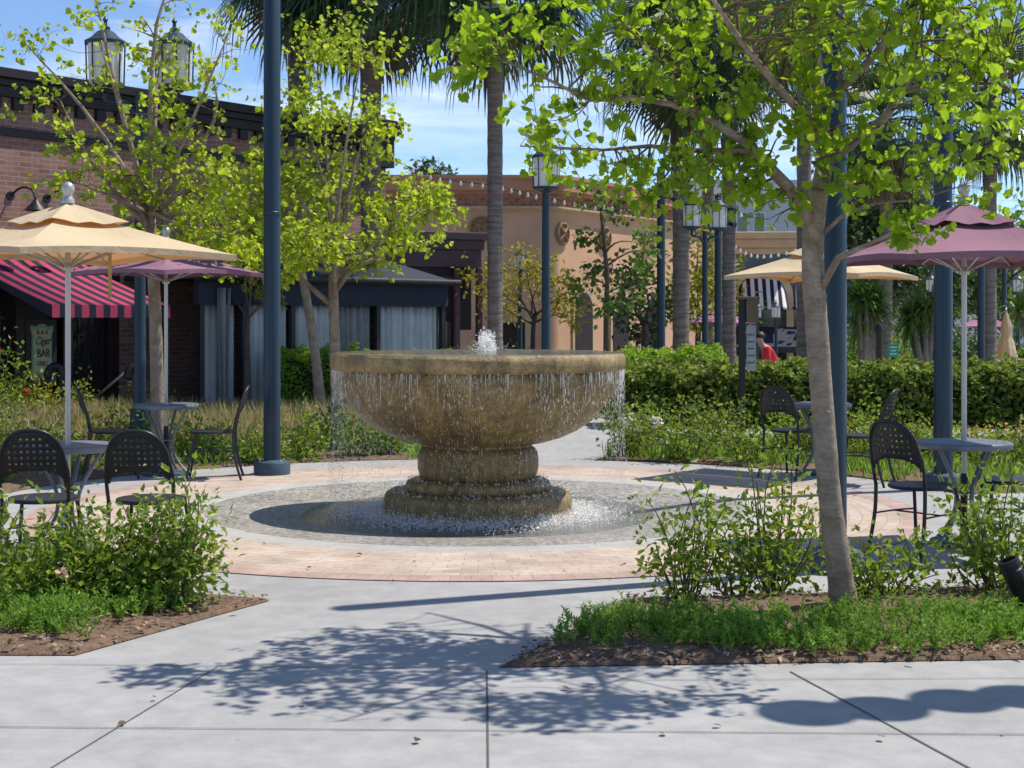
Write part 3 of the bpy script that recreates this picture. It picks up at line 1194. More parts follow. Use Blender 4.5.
def make_umbrella(m, R_, hem, top, vent=True, sag=.045, straps=False, finial=True):
    """square market umbrella; corners on the local axes; z measured from the ground"""
    t = thing('patio_umbrella', 'x', 'umbrella')

    def surf(t0, t1, zoff, nt, ns, wave=0):
        mb = MB()
        per = 4 * ns
        for i in range(nt + 1):
            q = t0 + (t1 - t0) * i / nt
            for k in range(per):
                c, s = divmod(k, ns)
                s /= ns
                a0, a1 = R(90 * c), R(90 * (c + 1))
                p = Vector((math.cos(a0), math.sin(a0), 0)).lerp(Vector((math.cos(a1), math.sin(a1), 0)), s)
                b = 4 * s * (1 - s)
                hemcurve = 1 - .035 * b * q
                z = hem + (top - hem) * (1 - q) ** 1.06 - sag * b * q * (1 - q) * 2.2 + .03 * b * q ** 3
                if wave:
                    z += wave * (i / nt) ** 2 * (.009 * math.sin(5 * math.pi * s) * b - .015)
                mb.v.append((p.x * R_ * q * hemcurve, p.y * R_ * q * hemcurve, z + zoff))
        for i in range(nt):
            for k in range(per):
                k2 = (k + 1) % per
                mb.f.append((i * per + k, (i + 1) * per + k, (i + 1) * per + k2, i * per + k2))
        return mb
    surf(.15, 1, 0, 12, 12).build('canopy', m, t, True, solid=.004, split=30)
    mb = surf(.02, .36, .055, 6, 12, 1)
    mb.build('vent_cap', m, t, True, solid=.004, split=30)
    # turned-down hem
    mb = MB()
    lo = surf(1, 1.002, 0, 1, 12)
    per = 48
    for k in range(per):
        x, y, z = lo.v[k]
        mb.v += [(x, y, z + .002), (x * .995, y * .995, z - .04)]
    for k in range(per):
        k2 = (k + 1) % per
        mb.f.append((2 * k, 2 * k + 1, 2 * k2 + 1, 2 * k2))
    mb.build('hem', m, t, True, solid=.004, split=30)
    mb = MB()
    mb.lathe([(.0195, .5), (.0195, top + .05), (.0001, top + .05)], 16)
    mb.build('pole', M['alu'], t, True)
    mb = MB()
    mb.lathe([(.026, .04), (.026, .5), (.0195, .505)], 16)
    mb.build('sleeve', M['black'], t, True)
    mb = MB()
    mb.lathe([(.0001, .05), (.026, .05), (.05, .045), (.2, .035), (.235, .03), (.24, .012), (.24, 0)], 40)
    mb.build('base', M['navy_base'], t, True)
    mb = MB()
    hz = hem - .08
    mb.lathe([(.02, hz - .03), (.036, hz - .028), (.038, hz + .01), (.03, hz + .025), (.02, hz + .027)], 16)
    mb.build('hub', M['alu'], t, True)
    for k in range(8):
        a = R(45 * k)
        rr = R_ if k % 2 == 0 else R_ * .7071 * .965
        mb = MB()
        z1 = hem + (.012 if k % 2 else .0)
        mb.tube([(.03 * math.cos(a), .03 * math.sin(a), top - .03), (rr * .5 * math.cos(a), rr * .5 * math.sin(a), hem + (top - hem) * .47 - (.075 if k % 2 else .024)), (rr * .985 * math.cos(a), rr * .985 * math.sin(a), z1 - .018)], .008, 6)
        mb.build('rib', M['alu'], t, True, split=0)
        mb = MB()
        mb.tube([(.034 * math.cos(a), .034 * math.sin(a), hz), (rr * .5 * math.cos(a), rr * .5 * math.sin(a), hem + (top - hem) * .47 - (.085 if k % 2 else .035))], .0085, 6)
        mb.build('strut', M['alu'], t, True, split=0)
    if finial:
        mb = MB()
        z0 = top + .05
        mb.lathe([(.0001, z0), (.045, z0), (.045, z0 + .03), (.032, z0 + .045), (.03, z0 + .06), (.043, z0 + .085), (.046, z0 + .105), (.036, z0 + .135), (.015, z0 + .15), (.0001, z0 + .152)], 20)
        mb.build('finial', M['alu'], t, True, split=50)
    if straps:
        for a, r in ((200, .62), (-35, .42)):
            mb = MB()
            x, y = r * math.cos(R(a)), r * math.sin(R(a))
            mb.box(x - .012, x + .012, y - .003, y + .003, hem - .3, hem + .12)
            mb.build('tie_strap', M['tancord'], t)
    return t


CH = 'perforated metal bistro chairs on the plaza'
CHAIRS = [
    ('dark perforated chair seen from behind at the left frame edge', gx(41, 9.55), 9.6, 4),
    ('dark perforated chair seen from behind, right of its twin behind the left rose bush', gx(151, 9.55), 9.55, -3),
    ('dark chair edge-on, left of the table under the left purple umbrella', gx(112, 15.4), 15.4, -72),
    ('dark chair edge-on beside the big left navy pole, facing left to the table', gx(213, 15.3), 15.3, 97),
    ('dark chair left of the table under the right beige umbrella, before the roses', gx(792, 15.5), 15.5, -42),
    ('dark chair turned left beside the slim tree trunk, at the right beige umbrella table', gx(860, 14.8), 14.8, 62),
    ('large dark chair with perforated back left of the right maroon umbrella table', gx(921, 10.3), 10.33, -52),
    ('dark chair cut off by the right frame edge at the maroon umbrella table', gx(1012, 10.7), 10.7, 84)]
for lab, x, y, rz in CHAIRS:
    instance('chair', make_chair, lab, 'chair', (x, y, .005 if math.hypot(x - FC.x, y - FC.y) < R_OUT + .2 else .001), R(rz), CH, 1.06)
TB = 'round grey bistro tables'
TABLES = [('round grey table behind the two left chairs, beige umbrella through it', gx(68, 10.6), 10.6),
          ('round grey table under the left purple umbrella', gx(166, 15.7), 15.7),
          ('round grey table half hidden by the near tree trunk, before the back roses', gx(819, 15.8), 15.8),
          ('round grey table under the right maroon umbrella', gx(964, 10.84), 10.84)]
for lab, x, y in TABLES:
    instance('table', make_table, lab, 'table', (x, y, .003), R(20 * x), TB)
UM = 'square patio umbrellas with grey poles'
instance('ub1', lambda: make_umbrella(M['beige'], 1.17, 2.05, 2.36, straps=True), 'large beige umbrella with ball finial at the left frame edge', 'umbrella', (gx(68, 10.6), 10.6, .002), R(2), UM)
instance('ub2', lambda: make_umbrella(M['maroon'], 1.0, 2.08, 2.36), 'purple umbrella partly behind the left beige umbrella', 'umbrella', (gx(166, 15.7), 15.7, .002), R(12), UM)
instance('ub3', lambda: make_umbrella(M['beige'], 1.05, 2.05, 2.36), 'beige umbrella behind the near tree trunk, right of centre', 'umbrella', (gx(822, 15.8), 15.8, .002), R(8), UM)
instance('ub4', lambda: make_umbrella(M['maroon'], 1.05, 2.03, 2.38), 'large maroon umbrella over the right front table', 'umbrella', (gx(964, 10.84), 10.84, .002), R(-36), UM)
UF = 'umbrellas beyond the hedge'
instance('uf1', lambda: make_umbrella(M['purple'], 1.12, 2.05, 2.42), 'small distant purple umbrella beyond the hedge right of the double lamp', 'umbrella', (gx(718, 43), 43, gz(43) + .25), R(10), UF)
instance('uf2', lambda: make_umbrella(M['beige'], 1.1, 2.05, 2.4), 'small distant beige umbrella partly behind a palm trunk beyond the hedge', 'umbrella', (gx(686, 47), 47, gz(47) + .3), R(30), UF)
o = copy_tree(PROTO['uf1'])
o.location = (gx(985, 46), 46, gz(46) + .12)
o.rotation_euler = (0, 0, R(25))
tag(o, 'small distant purple umbrella beyond the hedge at far right', 'umbrella', UF)

# closed umbrella
t = thing('closed_umbrella', 'folded tan umbrella standing beyond the hedge at far right', 'umbrella', (gx(1006, 38), 38, gz(38) + .28))
mb = MB()
prof = [(.02, 2.2), (.06, 2.1), (.11, 1.9), (.13, 1.7), (.10, 1.62), (.16, 1.5), (.24, 1.15), (.3, .95), (.25, .9)]
for i, (r, z) in enumerate(prof):
    for j in range(24):
        a = 2 * math.pi * j / 24
        mb.v.append((r * (1 + .14 * math.cos(8 * a)) * math.cos(a), r * (1 + .14 * math.cos(8 * a)) * math.sin(a), z))
for i in range(len(prof) - 1):
    for j in range(24):
        mb.f.append((i * 24 + j, i * 24 + (j + 1) % 24, (i + 1) * 24 + (j + 1) % 24, (i + 1) * 24 + j))
mb.build('canopy', M['beige'], t, True, split=0)
mb = MB()
mb.lathe([(.025, 0), (.025, 2.28), (.0001, 2.3)], 10)
mb.build('pole', M['alu'], t, True)
mb = MB()
mb.lathe([(.0001, .06), (.25, .05), (.25, 0)], 20)
mb.build('base', M['navy_base'], t, True)


# ------------------------------------------------------------------ navy posts and lamps
def make_post(h=6.2, r=.088):
    t = thing('navy_post', 'x', 'post')
    mb = MB()
    mb.lathe([(r, .1), (r * .98, h), (r * .6, h + .05), (.0001, h + .07)], 32)
    mb.build('pole', M['navy'], t, True)
    mb = MB()
    mb.lathe([(r * 1.02, .155), (r * 1.25, .15), (.178, .135), (.188, .12), (.188, .0)], 40)
    mb.build('base', M['navy_base'], t, True)
    mb = MB()
    mb.box(-.035, .035, -r - .006, -r + .012, .42, .62)
    mb.build('access_plate', M['navy'], t, bevel=.003)
    mb = MB()
    mb.lathe([(r + .001, 2.68), (r + .006, 2.685), (r + .006, 2.715), (r + .001, 2.72)], 32)
    mb.build('collar', M['navy'], t, True)
    for q in range(4):
        a = R(45 + 90 * q)
        mb = MB()
        mb.lathe([(.013, .13), (.013, .15), (.0001, .155)], 6, (.152 * math.cos(a), .152 * math.sin(a), 0))
        mb.build('bolt', M['alu'], t)
    return t


PG = 'tall navy posts round the plaza'
instance('post', make_post, 'tall thick navy post with round base left of the fountain', 'post', (gx(272, 15.75) + .0, 15.75, .001), 0, PG)
instance('post', make_post, 'tall thick navy post right behind the near tree trunk', 'post', (gx(833, 9.7), 9.7, .001), 0, PG, .98)
instance('post', make_post, 'tall thick navy post behind the maroon umbrella table', 'post', (gx(943, 14.4), 14.4, .001), 0, PG)


def make_flood():
    t = thing('floodlight_post', 'x', 'post')
    mb = MB()
    mb.lathe([(.085, 0), (.08, 4.9), (.0001, 4.92)], 16)
    mb.build('pole', M['navy'], t, True)
    for z, s in ((4.62, 1), (4.3, 1), (4.45, -1)):
        mb = MB()
        mb.tube([(s * .07, -.02, z), (s * .3, -.06, z - .02)], .022, 6)
        mb.tube([(s * .2, -.03, z - .02), (s * .28, -.08, z - .045), (s * .38, -.16, z - .085)], [.035, .055, .07], 12)
        mb.build('spotlight', M['navy'], t, True, split=40)
    return t


FG = 'thin navy floodlight posts beyond the hedge'
instance('flood', make_flood, 'thin navy floodlight post left of the palm beyond the hedge', 'post', (gx(661, 30), 30, gz(30)), 0, FG)
instance('flood', make_flood, 'thin navy floodlight post right behind the double lamp', 'post', (gx(718, 33), 33, gz(33)), R(-10), FG, .97)
instance('flood', make_flood, 'thin navy post left of the far right distant purple umbrella canopy centre', 'post', (gx(981, 34), 34, gz(34)), R(20), FG, .95)
instance('flood', make_flood, 'thin navy post rising behind the far right distant purple umbrella', 'post', (gx(1004, 50), 50, gz(50)), R(50), FG)


def lamp_head(t, x, z, k=1.0):
    """lantern: eight-bar cage, frosted glass, domed cap, finial"""
    mb = MB()
    mb.lathe([(.0001, z), (.07 * k, z), (.1 * k, z + .03 * k), (.185 * k, z + .05 * k), (.195 * k, z + .075 * k), (.17 * k, z + .085 * k)], 24, (x, 0, 0))
    zt = z + .5 * k
    mb.lathe([(.17 * k, zt), (.215 * k, zt), (.215 * k, zt + .03 * k), (.15 * k, zt + .07 * k), (.09 * k, zt + .13 * k), (.05 * k, zt + .15 * k), (.05 * k, zt + .18 * k), (.02 * k, zt + .2 * k), (.018 * k, zt + .24 * k), (.03 * k, zt + .26 * k), (.0001, zt + .31 * k)], 24, (x, 0, 0))
    for i in range(8):
        a = R(45 * i + 10)
        mb.tube([(x + .188 * k * math.cos(a), .188 * k * math.sin(a), z + .07 * k), (x + .2 * k * math.cos(a), .2 * k * math.sin(a), zt + .01)], .009 * k, 5, False)
    fr = mb.build('lantern_cage', M['navy'], t, True)
    mb = MB()
    mb.lathe([(.0001, z + .082 * k), (.168 * k, z + .086 * k), (.182 * k, zt - .002), (.0001, zt)], 24, (x, 0, 0))
    mb.build('lantern_glass', M['lampglass'], fr, True)


def lamp_pole(t, h):
    mb = MB()
    mb.lathe([(.17, 0), (.17, .12), (.12, .16), (.115, .5), (.09, .56), (.07, .62), (.055, h)], 20)
    mb.build('pole', M['navy'], t, True)


def make_single(h=3.45, k=1.0):
    t = thing('street_lamp', 'x', 'street lamp')
    lamp_pole(t, h)
    lamp_head(t, 0, h, k)
    return t


def make_double(h=3.75, d=.36, k=1.0):
    t = thing('double_street_lamp', 'x', 'street lamp')
    lamp_pole(t, h)
    mb = MB()
    mb.tube(smooth_path([(-d, 0, h + .0), (-d * .95, 0, h - .1), (-d * .4, 0, h - .13), (0, 0, h - .28)], 4), .03, 8)
    mb.tube(smooth_path([(d, 0, h + .0), (d * .95, 0, h - .1), (d * .4, 0, h - .13), (0, 0, h - .28)], 4), .03, 8)
    mb.build('arm', M['navy'], t, True, split=0)
    lamp_head(t, -d, h, k)
    lamp_head(t, d, h, k)
    return t


LG = 'navy lantern street lamps'
instance('single', make_single, 'single lantern street lamp rising behind the fountain, right of the palm', 'street lamp', (gx(546, 22), 22, gz(22)), 0, LG)
instance('double', make_double, 'double lantern street lamp behind the right hedge', 'street lamp', (gx(705, 31), 31, gz(31)), R(35), LG)
instance('double2', lambda: make_double(4.2, .39, 1.1), 'double lantern street lamp among the branches of the left tree', 'street lamp', (gx(140, 17.6), 17.6, .03), R(8), LG)
instance('single2', lambda: make_single(3.3, .9), 'small distant lantern in front of the orange building', 'street lamp', (gx(520, 42), 42, gz(42) + .4), 0, LG)
for px, Y, lab in ((931, 48, 'small distant lantern lamp above the right yucca'), (1018, 48, 'small distant lantern lamp near the right frame edge'), (757, 56, 'distant lantern lamp left of the striped arch window'), (776, 56, 'distant lantern lamp under the second striped awning')):
    o = copy_tree(PROTO['single2'])
    o.location = (gx(px, Y), Y, gz(Y) - (.9 if px < 800 else .1))
    tag(o, lab, 'street lamp', LG)

# unseen lamp added right of the view so its discs shadow the walk
t = thing('shadow_lamp', 'unseen lamp with four round shades, added for its shadows on the walk', 'street lamp', (6.2, 8.1, 0))
mb = MB()
mb.lathe([(.12, 0), (.1, .2), (.05, .3), (.045, 4.75), (.0001, 4.8)], 16)
mb.build('pole', M['navy'], t, True)
mb = MB()
mb.tube([(0, 0, 4.68), (-1.2, -.45, 4.72), (-2.35, -.85, 4.68)], .02, 8)
mb.build('arm', M['navy'], t, True, split=0)
for sx, sy, r in ((805, 713, .21), (878, 709, .205), (955, 701, .205), (1022, 697, .21)):
    X, Y = px2g(sx, sy)
    kx = 1 / math.tan(R(SUN_EL))
    h = 4.6
    x, y = X + kx * math.sin(R(SUN_AZ)) * h - 6.2, Y + kx * math.cos(R(SUN_AZ)) * h - 8.1
    mb = MB()
    mb.lathe([(.03, h + .1), (.06, h + .07), (r * .7, h + .03), (r, h - .02), (r * .97, h - .025), (r * .6, h + .01), (.0001, h + .02)], 32, (x, y, 0))
    mb.build('lamp_shade', M['navy'], t, True)

# ------------------------------------------------------------------ near tree (right)
def P(px, py, Y, r):
    return (at(px, py, Y), r)


trunk = [(Vector((gx(846, 8.24), 8.24, -.02)), .105), P(844, 605, 8.24, .078), P(838, 560, 8.22, .066), P(829, 490, 8.2, .062), P(822, 400, 8.18, .06), P(817, 330, 8.15, .059), P(813, 270, 8.12, .06), P(814, 222, 8.1, .058), P(819, 190, 8.08, .05)]
limbs = [
    [P(818, 200, 8.1, .048), P(825, 160, 8.05, .045), P(820, 110, 8.1, .04), P(814, 50, 8.15, .036), P(812, -30, 8.2, .03), P(806, -110, 8.25, .02), P(812, -200, 8.2, .01)],
    [P(811, 222, 8.08, .036), P(788, 187, 7.95, .033), P(745, 142, 7.8, .026), P(703, 116, 7.7, .021), P(672, 104, 7.65, .018), P(637, 98, 7.6, .015), P(590, 100, 7.55, .011), P(545, 78, 7.5, .008), P(490, 55, 7.45, .004)],
    [P(752, 150, 7.82, .018), P(700, 151, 7.9, .014), P(650, 146, 8.0, .011), P(603, 150, 8.1, .008), P(520, 146, 8.2, .004)],
    [P(815, 100, 8.1, .032), P(788, 68, 8.25, .028), P(752, 28, 8.4, .022), P(720, -20, 8.55, .016), P(680, -80, 8.7, .008)],
    [P(824, 165, 8.1, .032), P(886, 117, 8.35, .027), P(901, 90, 8.4, .023), P(918, 57, 8.45, .019), P(942, 5, 8.5, .014), P(965, -60, 8.55, .008)],
    [P(821, 236, 8.1, .014), P(845, 213, 8.0, .011), P(878, 203, 7.9, .008), P(915, 200, 7.8, .005), P(965, 185, 7.7, .003)],
    [P(818, 294, 8.12, .022), P(838, 258, 8.0, .019), P(856, 250, 7.9, .015), P(895, 232, 7.75, .009), P(925, 205, 7.65, .004)],
    [P(899, 92, 8.4, .018), P(945, 82, 8.3, .014), P(1000, 84, 8.1, .011), P(1060, 120, 7.9, .006)],
    [P(818, 130, 8.1, .026), P(780, 90, 7.6, .02), P(740, 40, 7.1, .014), P(700, -20, 6.7, .007)],
    [P(820, 110, 8.1, .026), P(870, 60, 7.6, .02), P(920, 0, 7.2, .013), P(960, -60, 6.9, .006)],
    [P(815, 40, 8.15, .024), P(800, -40, 8.7, .018), P(780, -120, 9.2, .01)],
    [P(815, 20, 8.15, .024), P(850, -60, 8.5, .018), P(880, -130, 8.9, .01)],
    [P(700, 115, 7.7, .012), P(660, 60, 7.6, .009), P(620, 20, 7.55, .006), P(600, -30, 7.5, .003)],
]


def bl(px, py, Y, rx, ry, n, ryd=None):
    k = Y / F
    return (at(px, py, Y), (rx * k, (ryd or rx) * k, ry * k), n)


blobs = [bl(470, 30, 7.45, 42, 45, 20), bl(460, 75, 7.45, 28, 30, 8), bl(545, 45, 7.5, 60, 60, 34), bl(555, 130, 7.9, 40, 30, 16), bl(620, 60, 7.55, 60, 65, 42), bl(600, 165, 8.0, 60, 25, 22),
         bl(690, 60, 7.6, 60, 65, 44), bl(700, 165, 7.8, 65, 40, 40), bl(650, 195, 7.9, 40, 22, 12), bl(765, 110, 7.8, 55, 65, 44), bl(765, 190, 7.9, 40, 30, 14), bl(740, 20, 7.6, 70, 60, 34), bl(800, 60, 8.0, 50, 80, 30), bl(850, 60, 7.8, 60, 70, 28),
         bl(850, 150, 7.9, 50, 40, 24), bl(905, 178, 7.75, 55, 40, 20), bl(915, 222, 7.65, 30, 18, 12), bl(940, 95, 8.1, 65, 75, 30), bl(1000, 105, 8.0, 55, 75, 26), bl(1000, 180, 7.9, 40, 30, 9), bl(930, 20, 7.9, 80, 60, 34), bl(1010, 25, 8, 50, 50, 22),
         bl(700, -60, 7.8, 120, 60, 56), bl(930, 40, 6.9, 45, 60, 30), bl(985, 100, 6.9, 40, 60, 26), bl(860, 0, 6.8, 50, 40, 26), bl(900, -70, 6.9, 80, 40, 36), bl(800, -110, 7.3, 90, 50, 40), bl(640, -40, 7.2, 70, 40, 26), bl(830, -70, 8.2, 130, 80, 66), bl(950, -60, 7.9, 90, 60, 40), bl(800, -170, 8.3, 110, 60, 40)]
tree('plane_tree', 'near young tree with mottled slim trunk and large bright green lobed leaves', trunk, limbs, blobs, M['leaf_near'], M['bark'], T_MAPLE, (.026, .07), 8, twig_r=.0055, up=.3, spread=.06, dens=.76)


# ------------------------------------------------------------------ other broadleaf trees
def simple_tree(name, label, px, py, Y, top, tr, bl_, leafm, barkm, size, per, dens=1, shape=T_LEAF, twig_r=.006, group=None, depth=1.0, lean=None, gzv=None, spread=.07, up=.5):
    """top: list of trunk pixels up to the fork; limbs run from the fork to every blob"""
    gzv = gz(Y) if gzv is None else gzv
    base = Vector((gx(px, Y), Y, gzv - .03))
    pts = [(base, tr * 1.35)] + [P(x, y, Y, tr * (1 - .35 * (i + 1) / len(top))) for i, (x, y) in enumerate(top)]
    limbs, blobs = [], []
    fork = pts[-1][0]
    for x, y, rx, ry, n in bl_:
        dy = RNG.uniform(-1, 1) * depth
        c = at(x, y, Y + dy)
        if name == 'sapling':
            zs = [q[0].lerp(q2[0], f_) for q, q2 in zip(pts[:-1], pts[1:]) for f_ in (0, .33, .66)] + [fork]
            st = max([q for q in zs if q.z < c.z - .15] or zs[4:5], key=lambda q: q.z)
        else:
            st = fork if RNG.uniform() < .6 or len(pts) < 3 else pts[-2][0].lerp(fork, RNG.uniform(.2, .9))
        path = curve(st, c, .08, 6, .06)
        limbs.append([(p, max(.004, tr * .45 * (1 - .85 * i / 5))) for i, p in enumerate(path)])
        k = Y / F
        blobs.append((c, (rx * k, max(rx * k, .3), ry * k), n))
    return tree(name, label, pts, limbs, blobs, leafm, barkm, shape, size, per, twig_r=twig_r, dens=dens, group=group, spread=spread, up=up)


simple_tree('young_tree', 'bright lime green young tree between the big navy post and the fountain', 339, 452, 18.5, [(338, 430), (336, 380), (334, 320), (333, 272)], .085,
            [(315, 40, 45, 38, 26), (362, 55, 45, 45, 26), (300, 105, 48, 42, 36), (370, 125, 45, 42, 32), (275, 175, 45, 42, 36), (340, 185, 52, 42, 46), (405, 205, 48, 34, 46), (255, 235, 45, 34, 34), (312, 243, 48, 28, 38), (382, 245, 45, 28, 36), (440, 205, 24, 20, 16), (425, 240, 25, 18, 10), (285, 270, 40, 15, 16)],
            M['leaf_lime'], M['bark'], (.035, .08), 15, .85, T_MAPLE, .007, None, .9, spread=.08)
simple_tree('young_tree', 'slanting slim trunked tree left of the lime green tree', 322, 408, 24.5, [(318, 380), (312, 330), (304, 285), (300, 262)], .09,
            [(285, 245, 35, 25, 22), (320, 225, 35, 30, 22), (262, 215, 30, 28, 18), (300, 190, 35, 30, 20)],
            M['leaf_lime'], M['bark'], (.07, .12), 10, 1, T_MAPLE, .008)
simple_tree('young_tree', 'sparse half bare tree rising behind the left purple umbrella', 159, 452, 16.6, [(158, 420), (156, 340), (153, 265), (150, 215)], .085,
            [(60, 100, 50, 40, 12), (100, 45, 55, 40, 15), (160, 55, 40, 50, 15), (215, 85, 40, 55, 14), (110, 145, 55, 40, 20), (70, 180, 40, 30, 9), (190, 165, 40, 40, 20), (220, 225, 45, 35, 32), (180, 238, 40, 28, 20), (150, 105, 40, 40, 16), (22, 40, 30, 35, 6), (130, 200, 40, 30, 14), (230, 30, 30, 30, 6), (200, 190, 50, 35, 26), (240, 180, 30, 35, 16), (120, 235, 40, 22, 14), (235, 255, 30, 20, 14), (180, -30, 60, 40, 12), (90, -30, 60, 40, 10)],
            M['leaf_lime'], M['bark'], (.035, .08), 11, 1.15, T_MAPLE, .008, None, .9, spread=.07)
simple_tree('young_tree', 'small dark trunked tree before the grey curtains', 247, 408, 27, [(247, 375), (247, 335), (248, 318)], .07,
            [(222, 290, 22, 16, 14), (252, 282, 28, 14, 16), (272, 295, 18, 14, 10), (238, 270, 25, 14, 12)],
            M['leaf_yellow'], M['darkbark'], (.06, .11), 9, 1, T_LEAF, .009)
simple_tree('sapling', 'thin sapling with round dark green leaf clumps before the orange wall', 607, 352, 30, [(606, 320), (607, 280), (604, 240), (600, 195)], .055,
            [(598, 195, 16, 16, 9), (622, 208, 16, 10, 6), (588, 238, 14, 12, 7), (640, 243, 18, 14, 9), (605, 268, 24, 16, 10), (640, 280, 22, 20, 12), (658, 258, 12, 12, 5), (585, 285, 20, 18, 9), (620, 300, 28, 18, 12)],
            M['leaf_green'], M['darkbark'], (.09, .15), 11, 1, T_OVAL, .009, spread=.12)
simple_tree('flowering_tree', 'low yellowish spreading tree before the orange building', 534, 352, 37, [(533, 335), (536, 315)], .07,
            [(478, 275, 24, 18, 14), (512, 285, 26, 22, 20), (545, 275, 26, 18, 18), (568, 292, 22, 20, 16), (500, 305, 22, 18, 12), (575, 312, 16, 14, 9), (525, 265, 20, 12, 10), (552, 300, 25, 16, 12)],
            M['leaf_yellow'], M['darkbark'], (.10, .17), 12, 1, T_LEAF, .012, spread=.16)
simple_tree('bushy_tree', 'yellow green bushy tree behind the palms beyond the hedge', 698, 360, 44, [(698, 340), (700, 320)], .10,
            [(700, 235, 22, 25, 16), (715, 270, 26, 25, 22), (688, 285, 28, 25, 22), (730, 300, 26, 22, 18), (700, 318, 35, 18, 20), (665, 300, 24, 22, 16)],
            M['leaf_olive'], M['darkbark'], (.14, .24), 13, 1, T_LEAF, .014, spread=.22)
simple_tree('bushy_tree', 'dark green bushy tree before the orange side wall', 645, 352, 36, [(645, 335), (645, 320)], .10,
            [(640, 285, 28, 22, 20), (660, 305, 26, 20, 18), (625, 315, 24, 18, 14), (650, 330, 30, 14, 16)],
            M['leaf_dark'], M['darkbark'], (.11, .2), 12, 1, T_LEAF, .012, spread=.18)
simple_tree('green_tree', 'dense dark green tree behind the maroon umbrella', 880, 372, 62, [(880, 340), (878, 290)], .3,
            [(862, 215, 40, 35, 40), (890, 180, 40, 40, 40), (872, 250, 45, 30, 36), (850, 165, 35, 30, 24), (915, 230, 40, 35, 36), (880, 290, 60, 30, 36)],
            M['leaf_dark'], M['darkbark'], (.25, .45), 16, 1.2, T_LEAF, .03, spread=.45)
simple_tree('green_tree', 'dense green tree behind the far right lamps', 985, 372, 66, [(985, 340), (985, 300)], .3,
            [(950, 260, 50, 40, 40), (1000, 240, 50, 45, 44), (1050, 250, 60, 50, 44), (970, 300, 60, 30, 40), (1030, 305, 60, 30, 36), (930, 300, 40, 30, 26)],
            M['leaf_green'], M['darkbark'], (.25, .45), 14, 1.1, T_LEAF, .03, spread=.45)
simple_tree('green_tree', 'small far treetop showing above the orange roof', 430, 372, 75, [(430, 300), (429, 180)], .2,
            [(427, 170, 12, 6, 12), (440, 178, 10, 5, 8)], M['leaf_dark'], M['darkbark'], (.25, .4), 14, 1, T_LEAF, .03, spread=.3)


# ------------------------------------------------------------------ palms
def palm(label, px, Y, ytop, rt, crown=True, nf=34, size=2.0, group='fan palms', lean=0, seed=0, skirt=10, patch=True):
    g = gz(Y)
    H = EYE - (ytop - 320) * Y / F - g
    root = thing('fan_palm', label, 'palm tree', (gx(px, Y), Y, g), 0, group)
    mb = MB()
    n = 46
    pts, rr = [], []
    for i in range(n):
        t = i / (n - 1)
        pts.append((lean * t * t, 0, -.05 + (H + .05) * t))
        rr.append(rt * (1.25 - .3 * min(1, t * 5)) * (1 + (.03 if i % 2 else -.02)) * (1.0 if t < .7 else 1.08))
    mb.tube(pts, rr, 16)
    mb.build('trunk', M['palmtrunk'], root, True, split=0)
    top = Vector((lean, 0, H))
    if not crown:
        return root
    # old cut leaf bases under the crown
    mb = MB()
    for i in range(60):
        a, z = RNG.uniform(0, 6.283), H - RNG.uniform(.1, 1.4)
        d = Vector((math.cos(a), math.sin(a), 0))
        p = Vector((lean, 0, z)) + d * rt * .95
        mb.tube([p, p + d * .10 + Vector((0, 0, .12))], [.035, .02], 4)
    mb.build('leaf_bases', M['palmdead'], root)
    gr, dead, st = MB(), MB(), MB()
    for i in range(nf + skirt):
        a = i * 2.39996 + RNG.uniform(-.2, .2)
        if i < nf:
            el = R(75 - 125 * (i / nf) ** .9 + RNG.uniform(-8, 8))
            tgt, droop, L = gr, .35, size * RNG.uniform(.85, 1.1)
        else:
            el = R(RNG.uniform(-82, -62))
            tgt, droop, L = dead, .2, size * RNG.uniform(.7, .95)
        d = Vector((math.cos(a) * math.cos(el), math.sin(a) * math.cos(el), math.sin(el)))
        pet = L * .55
        p1 = top + d * pet + Vector((0, 0, -.12 * pet))
        st.tube([top, top + d * pet * .5, p1], [.03, .022, .015], 4, False)
        side = d.cross(Vector((0, 0, 1)))
        side = side.normalized() if side.length > .05 else Vector((1, 0, 0))
        nb = 26
        for b in range(nb):
            f = (b / (nb - 1) - .5) * R(190)
            dd = (d * math.cos(f) + side * math.sin(f)).normalized()
            l = L * .62 * (1 - .25 * abs(f) / R(95)) * RNG.uniform(.85, 1.1)
            m1 = p1 + dd * l * .55
            m2 = m1 + dd * l * .28 + Vector((0, 0, -droop * l * .35))
            m3 = m2 + dd * l * .08 + Vector((0, 0, -droop * l * 1.1 * RNG.uniform(.6, 1.2)))
            wv = dd.cross(d.cross(side)).normalized() * .028 * size / 2
            tgt.add([p1 - wv * .3, p1 + wv * .3, m1 + wv, m1 - wv, m2 + wv * .7, m2 - wv * .7, m3], [(0, 1, 2, 3), (3, 2, 4, 5), (5, 4, 6)])
    st.build('leaf_stalks', M['palmleaf'], root)
    gr.build('crown', M['palmleaf'], root)
    if skirt:
        dead.build('dead_skirt', M['palmdead'], root)
    return root


